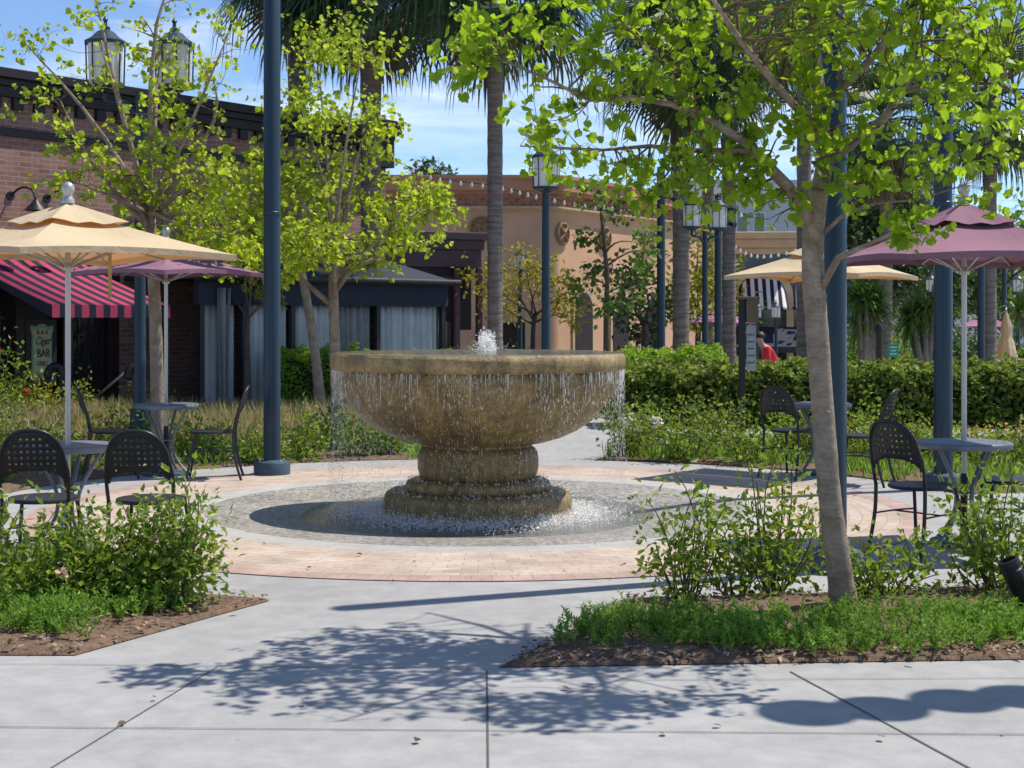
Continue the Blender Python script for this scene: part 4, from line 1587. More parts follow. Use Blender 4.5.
palm('tall fan palm behind the fountain jet, between orange wall and lamp', 495, 27.5, -45, .145, nf=46, size=2.5, skirt=3)
palm('tall fan palm behind the lime green tree', 371, 31, -40, .21, nf=42, size=2.6, skirt=4)
palm('tall fan palm rising behind the slanting slim trunked tree', 297, 33, -60, .2, nf=34, size=2.5, skirt=4)
palm('fan palm left of the double lamp, dry leaf bases under its crown', 681, 33, 50, .19, nf=38, size=2.2, skirt=5)
palm('fan palm right of the double lamp', 729, 36, 40, .17, nf=34, size=2.1, skirt=5)
palm('slim fan palm directly behind the double lamp', 708, 46, 30, .19, nf=30, size=2.2, skirt=5)
palm('fan palm at the right frame edge behind the navy post', 990, 36, 95, .16, nf=30, size=2.2, skirt=4)
palm('fan palm behind the near tree trunk', 804, 40, -20, .2, nf=30, size=2.2, skirt=5)
palm('fan palm behind the right beige umbrella', 886, 46, 120, .2, nf=36, size=2.6, skirt=8)


def yucca(label, px, Y, ytop, spread, heads, base_py=None):
    g = gz(Y)
    root = thing('yucca_tree', label, 'plant', (gx(px, Y), Y, g), 0, 'yuccas beyond the hedge')
    H = EYE - (ytop - 320) * Y / F - g
    st, lf = MB(), MB()
    for i in range(heads):
        a = 6.283 * i / heads + RNG.uniform(-.3, .3)
        r = spread * RNG.uniform(.3, 1)
        tip = Vector((r * math.cos(a), r * math.sin(a) * .6, H * RNG.uniform(.72, 1)))
        st.tube([(0, 0, 0), (tip.x * .25, tip.y * .25, H * .35), tip], [.13, .09, .05], 6)
        n = 70
        ax = RNG.normal(size=(n, 3))
        ax[:, 2] = ax[:, 2] * .8 + .35
        ax /= np.linalg.norm(ax, axis=1)[:, None]
        for q in ax:
            d = Vector(q)
            L = RNG.uniform(.5, .8)
            wv = d.cross(Vector((0, 0, 1)))
            wv = (wv.normalized() if wv.length > .01 else Vector((1, 0, 0))) * .028
            m = tip + d * L * .6
            e = m + d * L * .35 + Vector((0, 0, -.22 * L))
            lf.add([tip - wv, tip + wv, m + wv, m - wv, e], [(0, 1, 2, 3), (3, 2, 4)])
    st.build('trunk', M['bark'], root, True, split=0)
    lf.build('crown', M['leaf_green'], root)


yucca('spiky green yucca left of the navy post under the maroon umbrella edge', 866, 34, 292, .55, 7)
yucca('spiky green yucca right beside the rear navy post', 926, 36, 294, .75, 8)
yucca('spiky green yucca at the far right behind the purple umbrella', 1040, 40, 285, .8, 7)

# ------------------------------------------------------------------ hedges
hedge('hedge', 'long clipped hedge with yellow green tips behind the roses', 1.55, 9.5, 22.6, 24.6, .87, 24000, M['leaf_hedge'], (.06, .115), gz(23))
hedge('hedge', 'bright smooth hedge top behind the left end of the long hedge', gx(622, 28), gx(722, 28), 27.4, 28.8, 1.2, 9000, M['leaf_boxwood'], (.05, .08), gz(28))
hedge('hedge', 'small bright green clipped hedge before the curtained patio', gx(279, 27.6), gx(352, 27.6), 27.0, 28.6, 1.2, 11000, M['leaf_boxwood'], (.045, .05), gz(27.5))
hedge('hedge', 'bright green hedge partly behind the fountain bowl at left', gx(352, 29), gx(450, 29), 28.7, 29.6, 1.15, 6000, M['leaf_boxwood'], (.045, .05), gz(29))
hedge('hedge', 'far clipped hedge below the striped awnings', gx(735, 38), gx(960, 38), 37, 38.6, 1.2, 9000, M['leaf_hedge'], (.09, .14), gz(38))

# ------------------------------------------------------------------ near beds: roses and ferny ground cover
RB = 'rose bushes of the near beds'
rose = lambda lab, px, py, Y, rx, ry, h, n, st, **k: bush('rose_bush', lab, (gx(px, Y), Y, .03), (rx, ry, h), int(n * 1.1), M['leaf_rose'], (.03, .07), st, T_LEAF, 'rose bush', k.pop('group', RB), None, .5, **k)
rose('dense rose bush at the left frame edge before the left chair', 20, 0, 8.3, .5, .38, .52, 2000, 34)
rose('dense rose bush with a pale pink bloom below the second left chair', 115, 0, 8.4, .42, .36, .54, 1800, 30, flowers=(M['petal'], 2, .045))
rose('rose bush at the right end of the left near bed, leaning to the fountain', 170, 0, 8.42, .32, .30, .58, 1500, 26)
rose('open rose bush at the left end of the right near bed', 685, 0, 8.55, .30, .28, .62, 620, 18)
rose('tallest open rose bush just left of the near tree trunk', 770, 0, 8.75, .30, .3, .72, 900, 20)
rose('rose bush with a few tall shoots between the two left ones of the right bed', 735, 0, 8.6, .2, .2, .48, 280, 8)
rose('low yellow green rose bush just right of the near tree trunk', 880, 0, 8.6, .36, .25, .40, 620, 16)
rose('rose bush at the right frame edge below the maroon umbrella table', 1000, 0, 8.7, .34, .3, .72, 1000, 20)
rose('sprawling rose bush past the black spotlight at the right edge', 1075, 0, 8.4, .3, .3, .6, 700, 16)


def ferny(poly_pts, n, hmin, hmax):
    """feathery sprigs: a stalk set all round with fine needles"""
    pos, siz, axs, nr = [], [], [], []
    for x, y in poly_pts:
        for s in range(n):
            bx, by = x + RNG.normal() * .05, y + RNG.normal() * .05
            h = RNG.uniform(hmin, hmax)
            lean = Vector((RNG.normal() * .5, RNG.normal() * .5, 1)).normalized()
            for k in range(30):
                t = .15 + .85 * k / 30
                p = Vector((bx, by, .03)) + lean * h * t
                a = RNG.uniform(0, 6.283)
                ax = Vector((math.cos(a), math.sin(a), .7)) + lean * .4
                pos.append(tuple(p))
                siz.append(h * .20 * (1 - .55 * t) + .012)
                axs.append(tuple(ax.normalized()))
    return pos, siz, axs


seeds = []
tries = 0
while len(seeds) < 330 and tries < 20000:
    tries += 1
    x, y = RNG.uniform(.05, 4.9), RNG.uniform(7.15, 8.25)
    front = 7.2 + .10 * math.sin(x * 3.2) + .06 * math.sin(x * 9)
    left = .12 + (y - 7.0) * .45
    if x > left - .05 and math.sin(x * 5 + 2 * math.sin(y * 4)) * math.sin(y * 6 + x) > -.85 and front < y < 8.05 and math.hypot(x - 1.8, y - 8.24) > .14:
        seeds.append((x, y))
seedsL = []
while len(seedsL) < 130:
    x, y = RNG.uniform(-3.6, -1.6), RNG.uniform(7.35, 8.25)
    if inside(bedL, x, y) and inside(bedL, x + .28 + .1 * math.sin(9 * y), y - .12) and y > 7.55 + .08 * math.sin(x * 7):
        seedsL.append((x, y))
p1 = ferny(seeds, 8, .06, .165)
mb = MB()
mb.scatter([(-.10, 0, 0), (.10, 0, 0), (.09, .7, .02), (0, 1, -.05), (-.09, .7, .02)], [(0, 1, 2, 4), (4, 2, 3)], np.array(p1[0]), np.array(p1[1]), rots(len(p1[0]), .4, np.array(p1[2]) * 2))
tag(mb.build('ground_cover', M['leaf_fern']), 'feathery bright green ground cover in the right near bed', 'ground cover', None, 'stuff')
p1 = ferny(seedsL, 8, .07, .19)
mb = MB()
mb.scatter([(-.10, 0, 0), (.10, 0, 0), (.09, .7, .02), (0, 1, -.05), (-.09, .7, .02)], [(0, 1, 2, 4), (4, 2, 3)], np.array(p1[0]), np.array(p1[1]), rots(len(p1[0]), .4, np.array(p1[2]) * 2))
tag(mb.build('ground_cover', M['leaf_fern']), 'feathery bright green ground cover in the left near bed', 'ground cover', None, 'stuff')

# ------------------------------------------------------------------ back beds
RG = 'low shrubs of the back right bed'
k = 0
BR = [(628, 17.6, .34, .55, 'leftmost shrub of the back right bed beside the pale path'), (655, 18.3, .36, .66, 'rose bush with white blooms behind the leftmost shrub'), (690, 17.2, .4, .6, 'low rose bush right of the white blooms in the back bed'),
      (722, 17.9, .4, .62, 'shrub in the back bed left of the dark perforated chair'), (752, 16.9, .38, .55, 'shrub right behind the back of the right beige umbrella chair'), (790, 18.1, .42, .65, 'shrub behind the table of the right beige umbrella'),
      (815, 17.0, .4, .6, 'shrub hidden in part by the near tree trunk'), (858, 17.8, .42, .62, 'tall leafy shrub between two navy posts in the back bed'), (875, 16.6, .35, .45, 'low shrub behind the chair turned left'),
      (905, 17.3, .42, .55, 'shrub just left of the rear navy post'), (930, 16.4, .3, .42, 'small shrub at the foot of the rear navy post'), (970, 16.4, .42, .42, 'low shrub right of the rear navy post'),
      (1005, 16.2, .4, .4, 'low shrub behind the chair at the right frame edge'), (1050, 16.4, .4, .45, 'low shrub at the right end of the back bed'), (640, 18.9, .35, .5, 'shrub at the back left corner of the rose bed'), (700, 19.0, .4, .58, 'shrub at the back of the rose bed before the hedge')]
for px, Y, r, h, lab in BR:
    fl = (M['petal_white'], 5, .10) if 'white blooms behind' in lab else None
    bush('rose_bush', lab, (gx(px, Y), Y, .02), (r, r, h), 620, M['leaf_rose'] if k % 3 else M['leaf_hedge'], (.045, .08), 16, T_LEAF, 'rose bush', RG, flowers=fl)
    k += 1
# orange ground flowers strip
pos = [(RNG.uniform(3.6, 8.2), RNG.uniform(18.6, 19.0), RNG.uniform(.08, .32)) for _ in range(900)]
mb = MB()
mb.scatter(*T_OVAL, np.array(pos), RNG.uniform(.03, .06, 900), rots(900, .6))
tag(mb.build('orange_flowers', M['petal_orange']), 'strip of small orange flowers before the long hedge', 'flowers', None, 'stuff')
pos = [(RNG.uniform(3.5, 8.3), RNG.uniform(18.5, 19.1), RNG.uniform(.03, .25)) for _ in range(2200)]
mb = MB()
mb.scatter(*T_LEAF, np.array(pos), RNG.uniform(.04, .08, 2200), rots(2200, .6))
tag(mb.build('flower_foliage', M['leaf_rose']), 'low leaves under the orange flowers', 'ground cover', None, 'stuff')


# ground cover of the back beds
def turf(name, label, poly, n, m, h, cond=None, blades=9, wd=1.0):
    pts = sample(poly, n)
    pos, siz, ax = [], [], []
    for x, y in pts:
        if cond and not cond(x, y):
            continue
        for _ in range(blades):
            pos.append((x + RNG.normal() * .05, y + RNG.normal() * .05, gz(y) + .02))
            siz.append(h * RNG.uniform(.5, 1.15))
            ax.append((RNG.normal() * .4, RNG.normal() * .4, 1.0))
    mb = MB()
    tv = [(x * wd, y, z) for x, y, z in T_BLADE[0]]
    # rots: along = axis
    axs = np.array(ax)
    axs /= np.linalg.norm(axs, axis=1)[:, None]
    sd_ = np.cross(axs, RNG.normal(size=axs.shape))
    sd_ /= np.linalg.norm(sd_, axis=1)[:, None]
    rt_ = np.stack([sd_, axs, np.cross(sd_, axs)], axis=2)
    mb.scatter(tv, T_BLADE[1], np.array(pos), np.array(siz), rt_)
    return tag(mb.build(name, m), label, 'grass', None, 'stuff')


turf('blond_grass', 'dry blond ornamental grass filling the back left bed', bedBL, 2600, M['grass_blond'], .42, lambda x, y: y > 18.6 + .4 * math.sin(x * 2) and y < 25.5 and math.sin(x * 1.7 + y) * math.sin(y * 1.3) > -.6, 12, 1.0)
turf('green_grass', 'green tufts along the front of the back left bed', bedBL, 1500, M['leaf_fern'], .22, lambda x, y: y < 18.8 and RNG.uniform() < .6, 10, 1.6)
turf('green_grass', 'green tufts between the roses of the back right bed', bedBR, 800, M['leaf_fern'], .2, None, 9, 1.6)
BL = [(350, 17.6, .42, .5, 'low shrub under the left side of the fountain bowl'), (385, 17.9, .38, .45, 'loose shrub seen just left of the fountain pedestal'), (412, 18.4, .35, .35, 'small bush beside the fountain pedestal in the back left bed'),
      (300, 17.3, .4, .5, 'shrub right of the big left navy post'), (330, 18.6, .4, .55, 'shrub at the foot of the lime green tree'), (262, 17.0, .35, .4, 'shrub right behind the big left navy post base'),
      (215, 16.8, .4, .42, 'shrub behind the chair that faces left'), (185, 17.6, .4, .5, 'shrub behind the left purple umbrella table'), (130, 17.4, .45, .55, 'shrub at the foot of the half bare tree'),
      (90, 17.8, .45, .6, 'shrub left of the half bare tree in the grass'), (35, 17.2, .5, .55, 'shrub behind the left chair pair'), (-10, 18, .5, .7, 'shrub at the left frame edge in the grass'), (420, 20.5, .35, .4, 'shrub farther back left of the fountain pedestal')]
k = 0
for px, Y, r, h, lab in BL:
    bush('low_shrub', lab, (gx(px, Y), Y, .02), (r, r, h), 480, M['leaf_rose'] if k % 2 else M['leaf_green'], (.045, .08), 14, T_LEAF, 'shrub', 'low shrubs of the back left bed')
    k += 1
bush('low_shrub', 'yellow green shrub below the bar sign', (gx(25, 24), 24, gz(24)), (.8, .5, .62), 1600, M['leaf_olive'], (.06, .11), 26, T_LEAF, 'shrub', 'shrubs by the bar door')
bush('flowering_shrub', 'tall leggy shrub with red blooms left of the bar sign', (gx(4, 23), 23, gz(23)), (.35, .3, 1.3), 420, M['leaf_rose'], (.06, .1), 10, T_LEAF, 'shrub', None, flowers=(M['petal_red'], 3, .06))
bush('low_shrub', 'thin flowering shrub before the bar doors', (gx(85, 24), 24, gz(24)), (.3, .3, .9), 260, M['leaf_rose'], (.05, .09), 8, T_LEAF, 'shrub', 'shrubs by the bar door')
bush('low_shrub', 'loose shrub right of the bar doors', (gx(150, 25.3), 25.3, gz(25)), (.45, .4, .6), 500, M['leaf_olive'], (.05, .09), 14, T_LEAF, 'shrub', 'shrubs by the bar door')
for i, (px, Y, rx, h, m, lab) in enumerate([(600, 33, .8, 1.0, 'leaf_boxwood', 'rounded light green bush before the sapling'), (640, 34, .8, 1.05, 'leaf_green', 'grey green bush right of the sapling'), (575, 33, .5, .8, 'leaf_green', 'small bush right of the single street lamp'),
                                            (460, 36, .8, 1.1, 'leaf_green', 'bush below the dark plum portal'), (505, 36, .6, 1.3, 'leaf_dark', 'dark bush behind the tall palm'), (770, 33, 1.0, .9, 'leaf_hedge', 'bush behind the menu board post'),
                                            (845, 36, 1.0, .9, 'leaf_boxwood', 'bush at the foot of the left yucca'), (960, 38, 1.3, 1.0, 'leaf_boxwood', 'bush behind the rear navy post'), (905, 33, 1.0, .6, 'leaf_boxwood', 'light green low bush behind the green sign'),
                                            (1040, 33, 1.3, 1.1, 'leaf_green', 'bush at the right frame edge beyond the hedge'), (880, 50, 2.2, 1.9, 'leaf_green', 'broad bush far behind the left yucca'), (960, 54, 2.4, 2.2, 'leaf_dark', 'broad dark bush far behind the navy post')]):
    bush('round_bush', lab, (gx(px, Y), Y, gz(Y)), (rx, rx * .8, h), 1500 if Y < 45 else 2200, M[m], (.08, .14) if Y < 45 else (.16, .28), 30, T_LEAF, 'bush', 'bushes beyond the hedges', open_=.9)

# ------------------------------------------------------------------ brick building (left)
AB = math.atan2(8, 5.9)
bb = thing('brick_building', 'red brick building with pink striped awning and dark wood shopfront', 'building', (-8.76, 26, gz(27)), AB)
Z0 = gz(27)
RT = 5.88 - Z0      # parapet
mb = MB()
mb.box(-10, 2.55, 3.2, 9, -.3, RT - .45)     # body behind
mb.box(-10, 10.0, .0, 3.2, 2.95, RT - .45)     # brick above the shopfront
mb.box(2.55, 10.0, .001, 3.2, -.3, 2.95)
mb.box(-10, -6, .001, 3.2, -.3, 2.95)
mb.build('wall', M['brick'], bb)
mb = MB()
mb.box(-10.2, 10.2, -.32, 9.0, RT - .16, RT)
mb.box(-10.1, 10.1, -.2, 9.0, RT - .28, RT - .16)
mb.box(-10.05, 10.05, -.12, 9.0, RT - .46, RT - .28)
mb.box(-10.02, 10.02, -.06, 3, RT - 1.12, RT - .98)
mb.build('cornice', M['darktrim'], bb, bevel=.01)
mb = MB()
for i in range(46):   # dentils under the cornice
    mb.box(-9.9 + i * .44, -9.7 + i * .44, -.09, 0.1, RT - .66, RT - .47)
mb.build('dentils', M['darktrim'], bb)
mb = MB()
mb.box(9.2, 10.05, -.5, 3.3, RT - .05, RT + .12)
mb.box(9.35, 9.95, -.3, 3.1, RT - .9, RT - .05)
mb.build('corner_pier', M['darktrim'], bb, bevel=.01)
# dark wood shopfront u in [-6, 2.2]
mb = MB()
mb.box(-6, 2.55, .25, .4, -.3, 2.95)
mb.box(-6, 2.55, -.02, .25, 2.45, 2.95)
for u in (-5.9, -3.2, -1.0, .3, 1.28, 2.3):
    mb.box(u, u + .2, -.04, .25, -.3, 2.45)
for u0, u1 in ((-5.7, -3.2), (-3.0, -1.0), (-.8, .3)):
    mb.box(u0, u1, .02, .25, -.3, .5)
mb.build('shopfront', M['darkwood'], bb, bevel=.008)
for u0, u1, z0, z1 in ((-5.7, -3.2, .5, 2.45), (-3.0, -1.0, .5, 2.45), (-.8, .3, .5, 2.45)):
    fr = MB()
    n = 4
    for i in range(n + 1):
        u = u0 + (u1 - u0) * i / n
        fr.box(u - .025, u + .025, .12, .2, z0, z1)
    fr.box(u0, u1, .125, .195, z0 + 1.25, z0 + 1.3)
    f = fr.build('window', M['darktrim'], bb)
    g = MB()
    g.box(u0 + .01, u1 - .01, .2, .22, z0, z1)
    g.build('pane', M['glass'], f)
for u0 in (1.5, 1.9):     # double door
    d = MB()
    d.box(u0, u0 + .39, .1, .16, -.25, 2.4)
    dd = d.build('door', M['darkwood'], bb, bevel=.005)
    g = MB()
    g.box(u0 + .07, u0 + .32, .085, .1, .7, 2.25)
    g.build('pane', M['glass'], dd)
    b = MB()
    for z in (1.05, 1.45, 1.85):
        b.box(u0 + .07, u0 + .32, .07, .088, z, z + .025)
    b.box(u0 + .18, u0 + .21, .071, .087, .7, 2.25)
    b.build('glazing_bars', M['darkwood'], dd)
mb = MB()
mb.box(3.4, 9.4, -.05, 0, 3.2, 3.32)
mb.build('string_course', M['darktrim'], bb)
# goosenecks
for i, (u, lab) in enumerate(((.2, 'black gooseneck wall lamp on the brick at the left frame edge'), (.95, 'black gooseneck wall lamp above the left beige umbrella finial'))):
    t = thing('wall_lamp', lab, 'wall lamp', bb.location + Vector((math.cos(AB) * u, math.sin(AB) * u, 0)), AB, 'gooseneck lamps on the brick wall')
    zz = 1.6 + 125 * 26 / F - Z0
    mb = MB()
    mb.tube(smooth_path([(0, -.02, zz), (0, -.3, zz + .12), (0, -.6, zz + .08), (0, -.72, zz - .1)], 5), .02, 6)
    mb.build('arm', M['black'], t, True, split=0)
    mb = MB()
    mb.lathe([(.04, zz - .1), (.07, zz - .15), (.2, zz - .28), (.19, zz - .285), (.05, zz - .17)], 16, (0, -.72, 0))
    mb.build('lamp_shade', M['black'], t, True)
    mb = MB()
    mb.lathe([(.0001, 0), (.08, 0), (.08, .03), (.0001, .03)], 12)
    for q in range(len(mb.v)):
        x, y, z = mb.v[q]
        mb.v[q] = (x, -z, y + zz)
    mb.build('wall_plate', M['black'], t)
# pink striped awning
aw = thing('striped_awning', 'pink and black striped awning over the bar doors', 'awning', bb.location + Vector((math.cos(AB) * -.73, math.sin(AB) * -.73, 0)), AB)
zt, zb = 2.66 - Z0, 1.84 - Z0
mb = MB()
Wd = 2.4
ns = 10
for i in range(ns + 1):
    t_ = i / ns
    y = -2.4 * t_
    z = zt + (zb - zt) * (t_ ** .85)
    mb.v += [(0, y, z), (Wd, y, z)]
for i in range(ns):
    mb.f.append((2 * i, 2 * i + 2, 2 * i + 3, 2 * i + 1))
mb.build('awning_cover', M['awnpink'], aw, True, solid=.01, split=0)
mb = MB()
mb.box(0, Wd, -2.41, -2.395, zb - .2, zb)
mb.build('valance', M['awnpink'], aw)
for u in (.0, Wd):
    mb = MB()
    vs = [(u, 0, zt)] + [(u, -2.4 * i / ns, zt + (zb - zt) * ((i / ns) ** .85)) for i in range(1, ns + 1)] + [(u, -2.4, zb - .2), (u, -2.2, zb - .12), (u, 0, zt - .16)]
    mb.add(vs, [tuple(range(len(vs)))])
    mb.build('side_panel', M['awnnavy'], aw, solid=.012)
# bar sign
bs = thing('bar_sign', 'cream and green bar sign on the dark wood beside the doors', 'sign', bb.location + Vector((math.cos(AB) * .8, math.sin(AB) * .8, 0)), AB)
sz = .55 - Z0
W2 = .205
poly = [(-W2 - .03, .0), (-W2 + .03, .0), (-W2 + .06, .1), (-.05, .08), (0, .07), (.05, .08), (W2 - .06, .1), (W2 - .03, .0), (W2 + .03, .0), (W2 + .03, .1), (W2, .16), (W2, .82), (W2 + .03, .86), (W2 + .03, .95), (W2 - .03, .95), (W2 - .07, .92), (.08, .97), (0, .985), (-.08, .97), (-W2 + .07, .92), (-W2 + .03, .95), (-W2 - .03, .95), (-W2 - .03, .86), (-W2, .82), (-W2, .16), (-W2 - .03, .1)]
mx = Matrix.Translation((0, -.06, sz)) @ Matrix.Rotation(R(90), 4, 'X')
mb = MB()
mb.prism(poly, 0, .02, mx)
mb.build('sign_board', M['signedge'], bs)
mb = MB()
mb.prism([(x * .86, .5 + (y - .5) * .86) for x, y in poly], .0205, .026, mx)
mb.build('sign_face', M['signcream'], bs)
mb = MB()
mb.box(-.32, .32, -.0595, -.0405, sz - .05, sz + 1.06)
mb.build('backing', M['darktrim'], bs)


def text(body, size, loc, m, parent, name, shear=0, sx=1):
    cu = bpy.data.curves.new(name, 'FONT')
    cu.body = body
    cu.size = size
    cu.align_x = 'CENTER'
    cu.extrude = .003
    cu.shear = shear
    o = bpy.data.objects.new(name, cu)
    COL.objects.link(o)
    dg = bpy.context.evaluated_depsgraph_get()
    me = bpy.data.meshes.new_from_object(o.evaluated_get(dg))
    bpy.data.objects.remove(o)
    me.materials.clear()
    me.materials.append(m)
    q = bpy.data.objects.new(name, me)
    COL.objects.link(q)
    q.parent = parent
    q.location = loc
    q.rotation_euler = (R(90), 0, 0)
    q.scale = (sx, 1, 1)
    return q


text('Cigar', .2, (0, -.094, sz + .62), M['signpurple'], bs, 'lettering', .35, .72)
text('BAR', .21, (.02, -.094, sz + .40), M['black'], bs, 'lettering', 0, .72)
text('GRILL', .12, (0, -.094, sz + .25), M['signbrown'], bs, 'lettering', 0, .8)
mb = MB()
for x in (-.09, 0, .09):
    mb.prism([(x - .03, .80), (x + .03, .80), (x + .012, .87), (x - .012, .87)], .0262, .029, mx)
mb.build('ornament', M['signbrown'], bs)

# handrails by the door
HR = 'handrails at the bar steps'
for px, lab in ((47, 'black stair handrail just below the bar sign'), (127, 'black stair handrail at the right of the bar doors')):
    t = thing('handrail', lab, 'handrail', (gx(px, 24.6), 24.6, gz(24.6)), R(30), HR)
    mb = MB()
    mb.tube(smooth_path([(.22, 0, 0), (.22, 0, .75), (.16, 0, .9), (.05, 0, .86), (.0, 0, .7)], 5), .07, 10)
    mb.build('post', M['black'], t, True, split=0)
    mb = MB()
    mb.tube([(.1, .1, .88), (-.1, .5, .62), (-.3, .9, .35)], .022, 8)
    mb.build('rail', M['alu'], t, True, split=0)

# ------------------------------------------------------------------ curtained patio
pa, pb = Vector((-5.55, 26.9)), Vector((-1.42, 31.6))
dv = pb - pa
AP = math.atan2(dv.y, dv.x)
Lp = dv.length
pt = thing('patio_pavilion', 'dark framed patio pavilion closed with long grey curtains', 'pavilion', (pa.x, pa.y, gz(29)), AP)
pz = 2.58
mb = MB()
for u, v_ in ((0, -.05), (.95, -.05), (2.1, -.05), (3.2, -.05), (4.3, -.05), (Lp - .1, -.05), (0, 2.6), (Lp - .1, 2.6)):
    mb = MB()
    mb.box(u, u + .1, v_, v_ + .1, -.4, pz)
    mb.build('post', M['darktrim'], pt)
mb = MB()
mb.box(-.05, Lp + .05, -.08, .08, pz - .47, pz)
mb.box(Lp - .12, Lp + .03, .08, 2.7, pz - .47, pz)
mb.build('fascia', M['awnnavy'], pt, bevel=.01)
mb = MB()
mb.add([(-.15, -.2, pz - .02), (Lp + .15, -.2, pz - .02), (Lp + .15, 2.9, pz - .02), (-.15, 2.9, pz - .02), (-.15, -.2, pz + .05), (Lp + .15, -.2, pz + .05), (Lp - .5, 1.35, pz + .55), (.4, 1.35, pz + .55), (Lp + .15, 2.9, pz + .05), (-.15, 2.9, pz + .05)],
       [(0, 3, 2, 1), (0, 1, 5, 4), (4, 5, 6, 7), (5, 8, 6), (1, 2, 8, 5), (8, 9, 7, 6), (9, 4, 7), (2, 3, 9, 8), (3, 0, 4, 9)])
mb.build('roof', M['awnnavy'], pt)
mb = MB()
mb.tube([(-.2, -.26, pz + .02), (Lp + .2, -.26, pz + .02)], .07, 10)
mb.build('gutter', M['darktrim'], pt, True)


def curtain(u0, u1, z0, z1, m, amp=.05, gather=None, yoff=.1):
    mb = MB()
    n = int((u1 - u0) / .022)
    nz_ = 8
    ph = RNG.uniform(0, 6)
    for j in range(nz_ + 1):
        t_ = j / nz_
        for i in range(n + 1):
            s = i / n
            u = u0 + (u1 - u0) * s
            if gather:
                g, gw = gather
                pull = max(0, 1 - abs(t_ - .35) * 1.6)
                u = u + (g - u) * pull * gw
            y = amp * math.sin(u0 + s * (u1 - u0) * 38 + ph + .8 * math.sin(5 * s)) * (1 - .35 * t_) + .02 * math.sin(s * 90)
            mb.v.append((u, yoff + y, z0 + (z1 - z0) * t_))
    for j in range(nz_):
        for i in range(n):
            q = j * (n + 1) + i
            mb.f.append((q, q + 1, q + n + 2, q + n + 1))
    return mb.build('curtain', m, pt, True, solid=.004, split=0)


cz1 = pz - .47
curtain(.08, .9, -.35, cz1, M['curtain'])
curtain(.32, .62, -.35, cz1 + .3, M['curtain_dark'], .07, (.45, .5), -.12)
curtain(1.05, 2.08, -.35, cz1, M['curtain'])
curtain(2.2, 3.18, -.35, cz1, M['curtain'], .06)
curtain(3.3, 4.28, -.35, cz1, M['curtain_dark'], .06)
curtain(4.4, Lp - .12, -.35, cz1, M['curtain'], .05)
mb = MB()
mb.box(.1, Lp - .2, 2.55, 2.62, -.4, pz - .05)
mb.build('back_wall', M['darktrim'], pt)
mb = MB()
mb.box(Lp - .06, Lp - .02, .1, 2.55, -.4, cz1 - .01)
mb.build('side_screen', M['curtain_dark'], pt)

# ------------------------------------------------------------------ plum portal building
gl = gz(40)
pl = thing('plum_building', 'dark plum coloured entrance building with deep cornice between brick and orange walls', 'building', (gx(456, 37.5), 37.5, gl), R(28))
H = 3.75 - gl
# local: front wall to the left of the corner (0,0), side wall to the right
mb = MB()
mb.box(-6, 0, .0, 5, -.3, H - .5)
mb.box(-.0, .62, .4, 5, H - 2.4, H - .5)
mb.build('wall', M['plum_dark'], pl)
mb = MB()
mb.box(-6.2, .75, -.35, 5, H - .18, H)
mb.box(-6.1, .68, -.22, 5, H - .42, H - .18)
mb.box(-6.05, .65, -.12, 5, H - .85, H - .42)
mb.box(-6.02, .64, -.06, 5, H - 1.15, H - 1.08)
mb.build('cornice', M['plum'], pl, bevel=.015)
for u in (-1.7, -.12, .5):
    mb = MB()
    mb.box(u, u + .14, -.2, -.06, -.3, H - .86)
    mb.build('column', M['plum'], pl, bevel=.01)
mb = MB()
mb.box(-1.45, -.2, -.03, .0, 0, 2.3)
w_ = mb.build('window', M['glass'], pl)
mb = MB()
for u in (-1.45, -1.05, -.62, -.2):
    mb.box(u - .03, u + .03, -.06, -.03, 0, 2.3)
mb.build('frame', M['plum'], w_)

# ------------------------------------------------------------------ orange stucco building
og = gz(50)
YO = 46.5
xc = gx(562, YO)
ob = thing('orange_building', 'long orange stucco building with patterned frieze and curved corner', 'building', (xc, YO, og))
OH = 5.95 - og
A2 = math.atan2(7.5, 4.66)
rc = .5
outline = [(-12, 0), (-rc, 0)]
cx0 = Vector((-rc, rc))
for i in range(1, 9):    # rounded corner
    a = -math.pi / 2 + A2 * i / 8
    outline.append((cx0.x + rc * math.cos(a), cx0.y + rc * math.sin(a)))
e = Vector(outline[-1]) + Vector((math.cos(A2), math.sin(A2))) * 12
outline += [(e.x, e.y)]
back = [(e.x - 8, e.y + 6), (-12, 18)]


def offs(path, d):
    out = []
    for i, p in enumerate(path):
        a = Vector(path[max(0, i - 1)])
        b = Vector(path[min(len(path) - 1, i + 1)])
        t_ = (b - a).normalized()
        out.append((p[0] + t_.y * d, p[1] - t_.x * d))
    return out


def band(z0, z1, d, m, name, parent=ob, path=outline, bk=back, bev=0):
    mb = MB()
    mb.prism(offs(path, d) + bk, z0, z1)
    return mb.build(name, m, parent, bevel=bev)


band(-.4, OH - 1.0, 0, M['stucco'], 'wall')
band(OH - 1.0, OH - .94, .12, M['cream'], 'moulding')
band(OH - .94, OH - .88, .18, M['cream'], 'moulding')
band(OH - .88, OH - .5, .03, M['frieze'], 'frieze')
band(OH - .5, OH - .40, .10, M['stucco_trim'], 'cornice')
band(OH - .40, OH - .05, .28, M['stucco_trim'], 'cornice')
band(OH - .05, OH + .06, .36, M['stucco_trim'], 'coping')
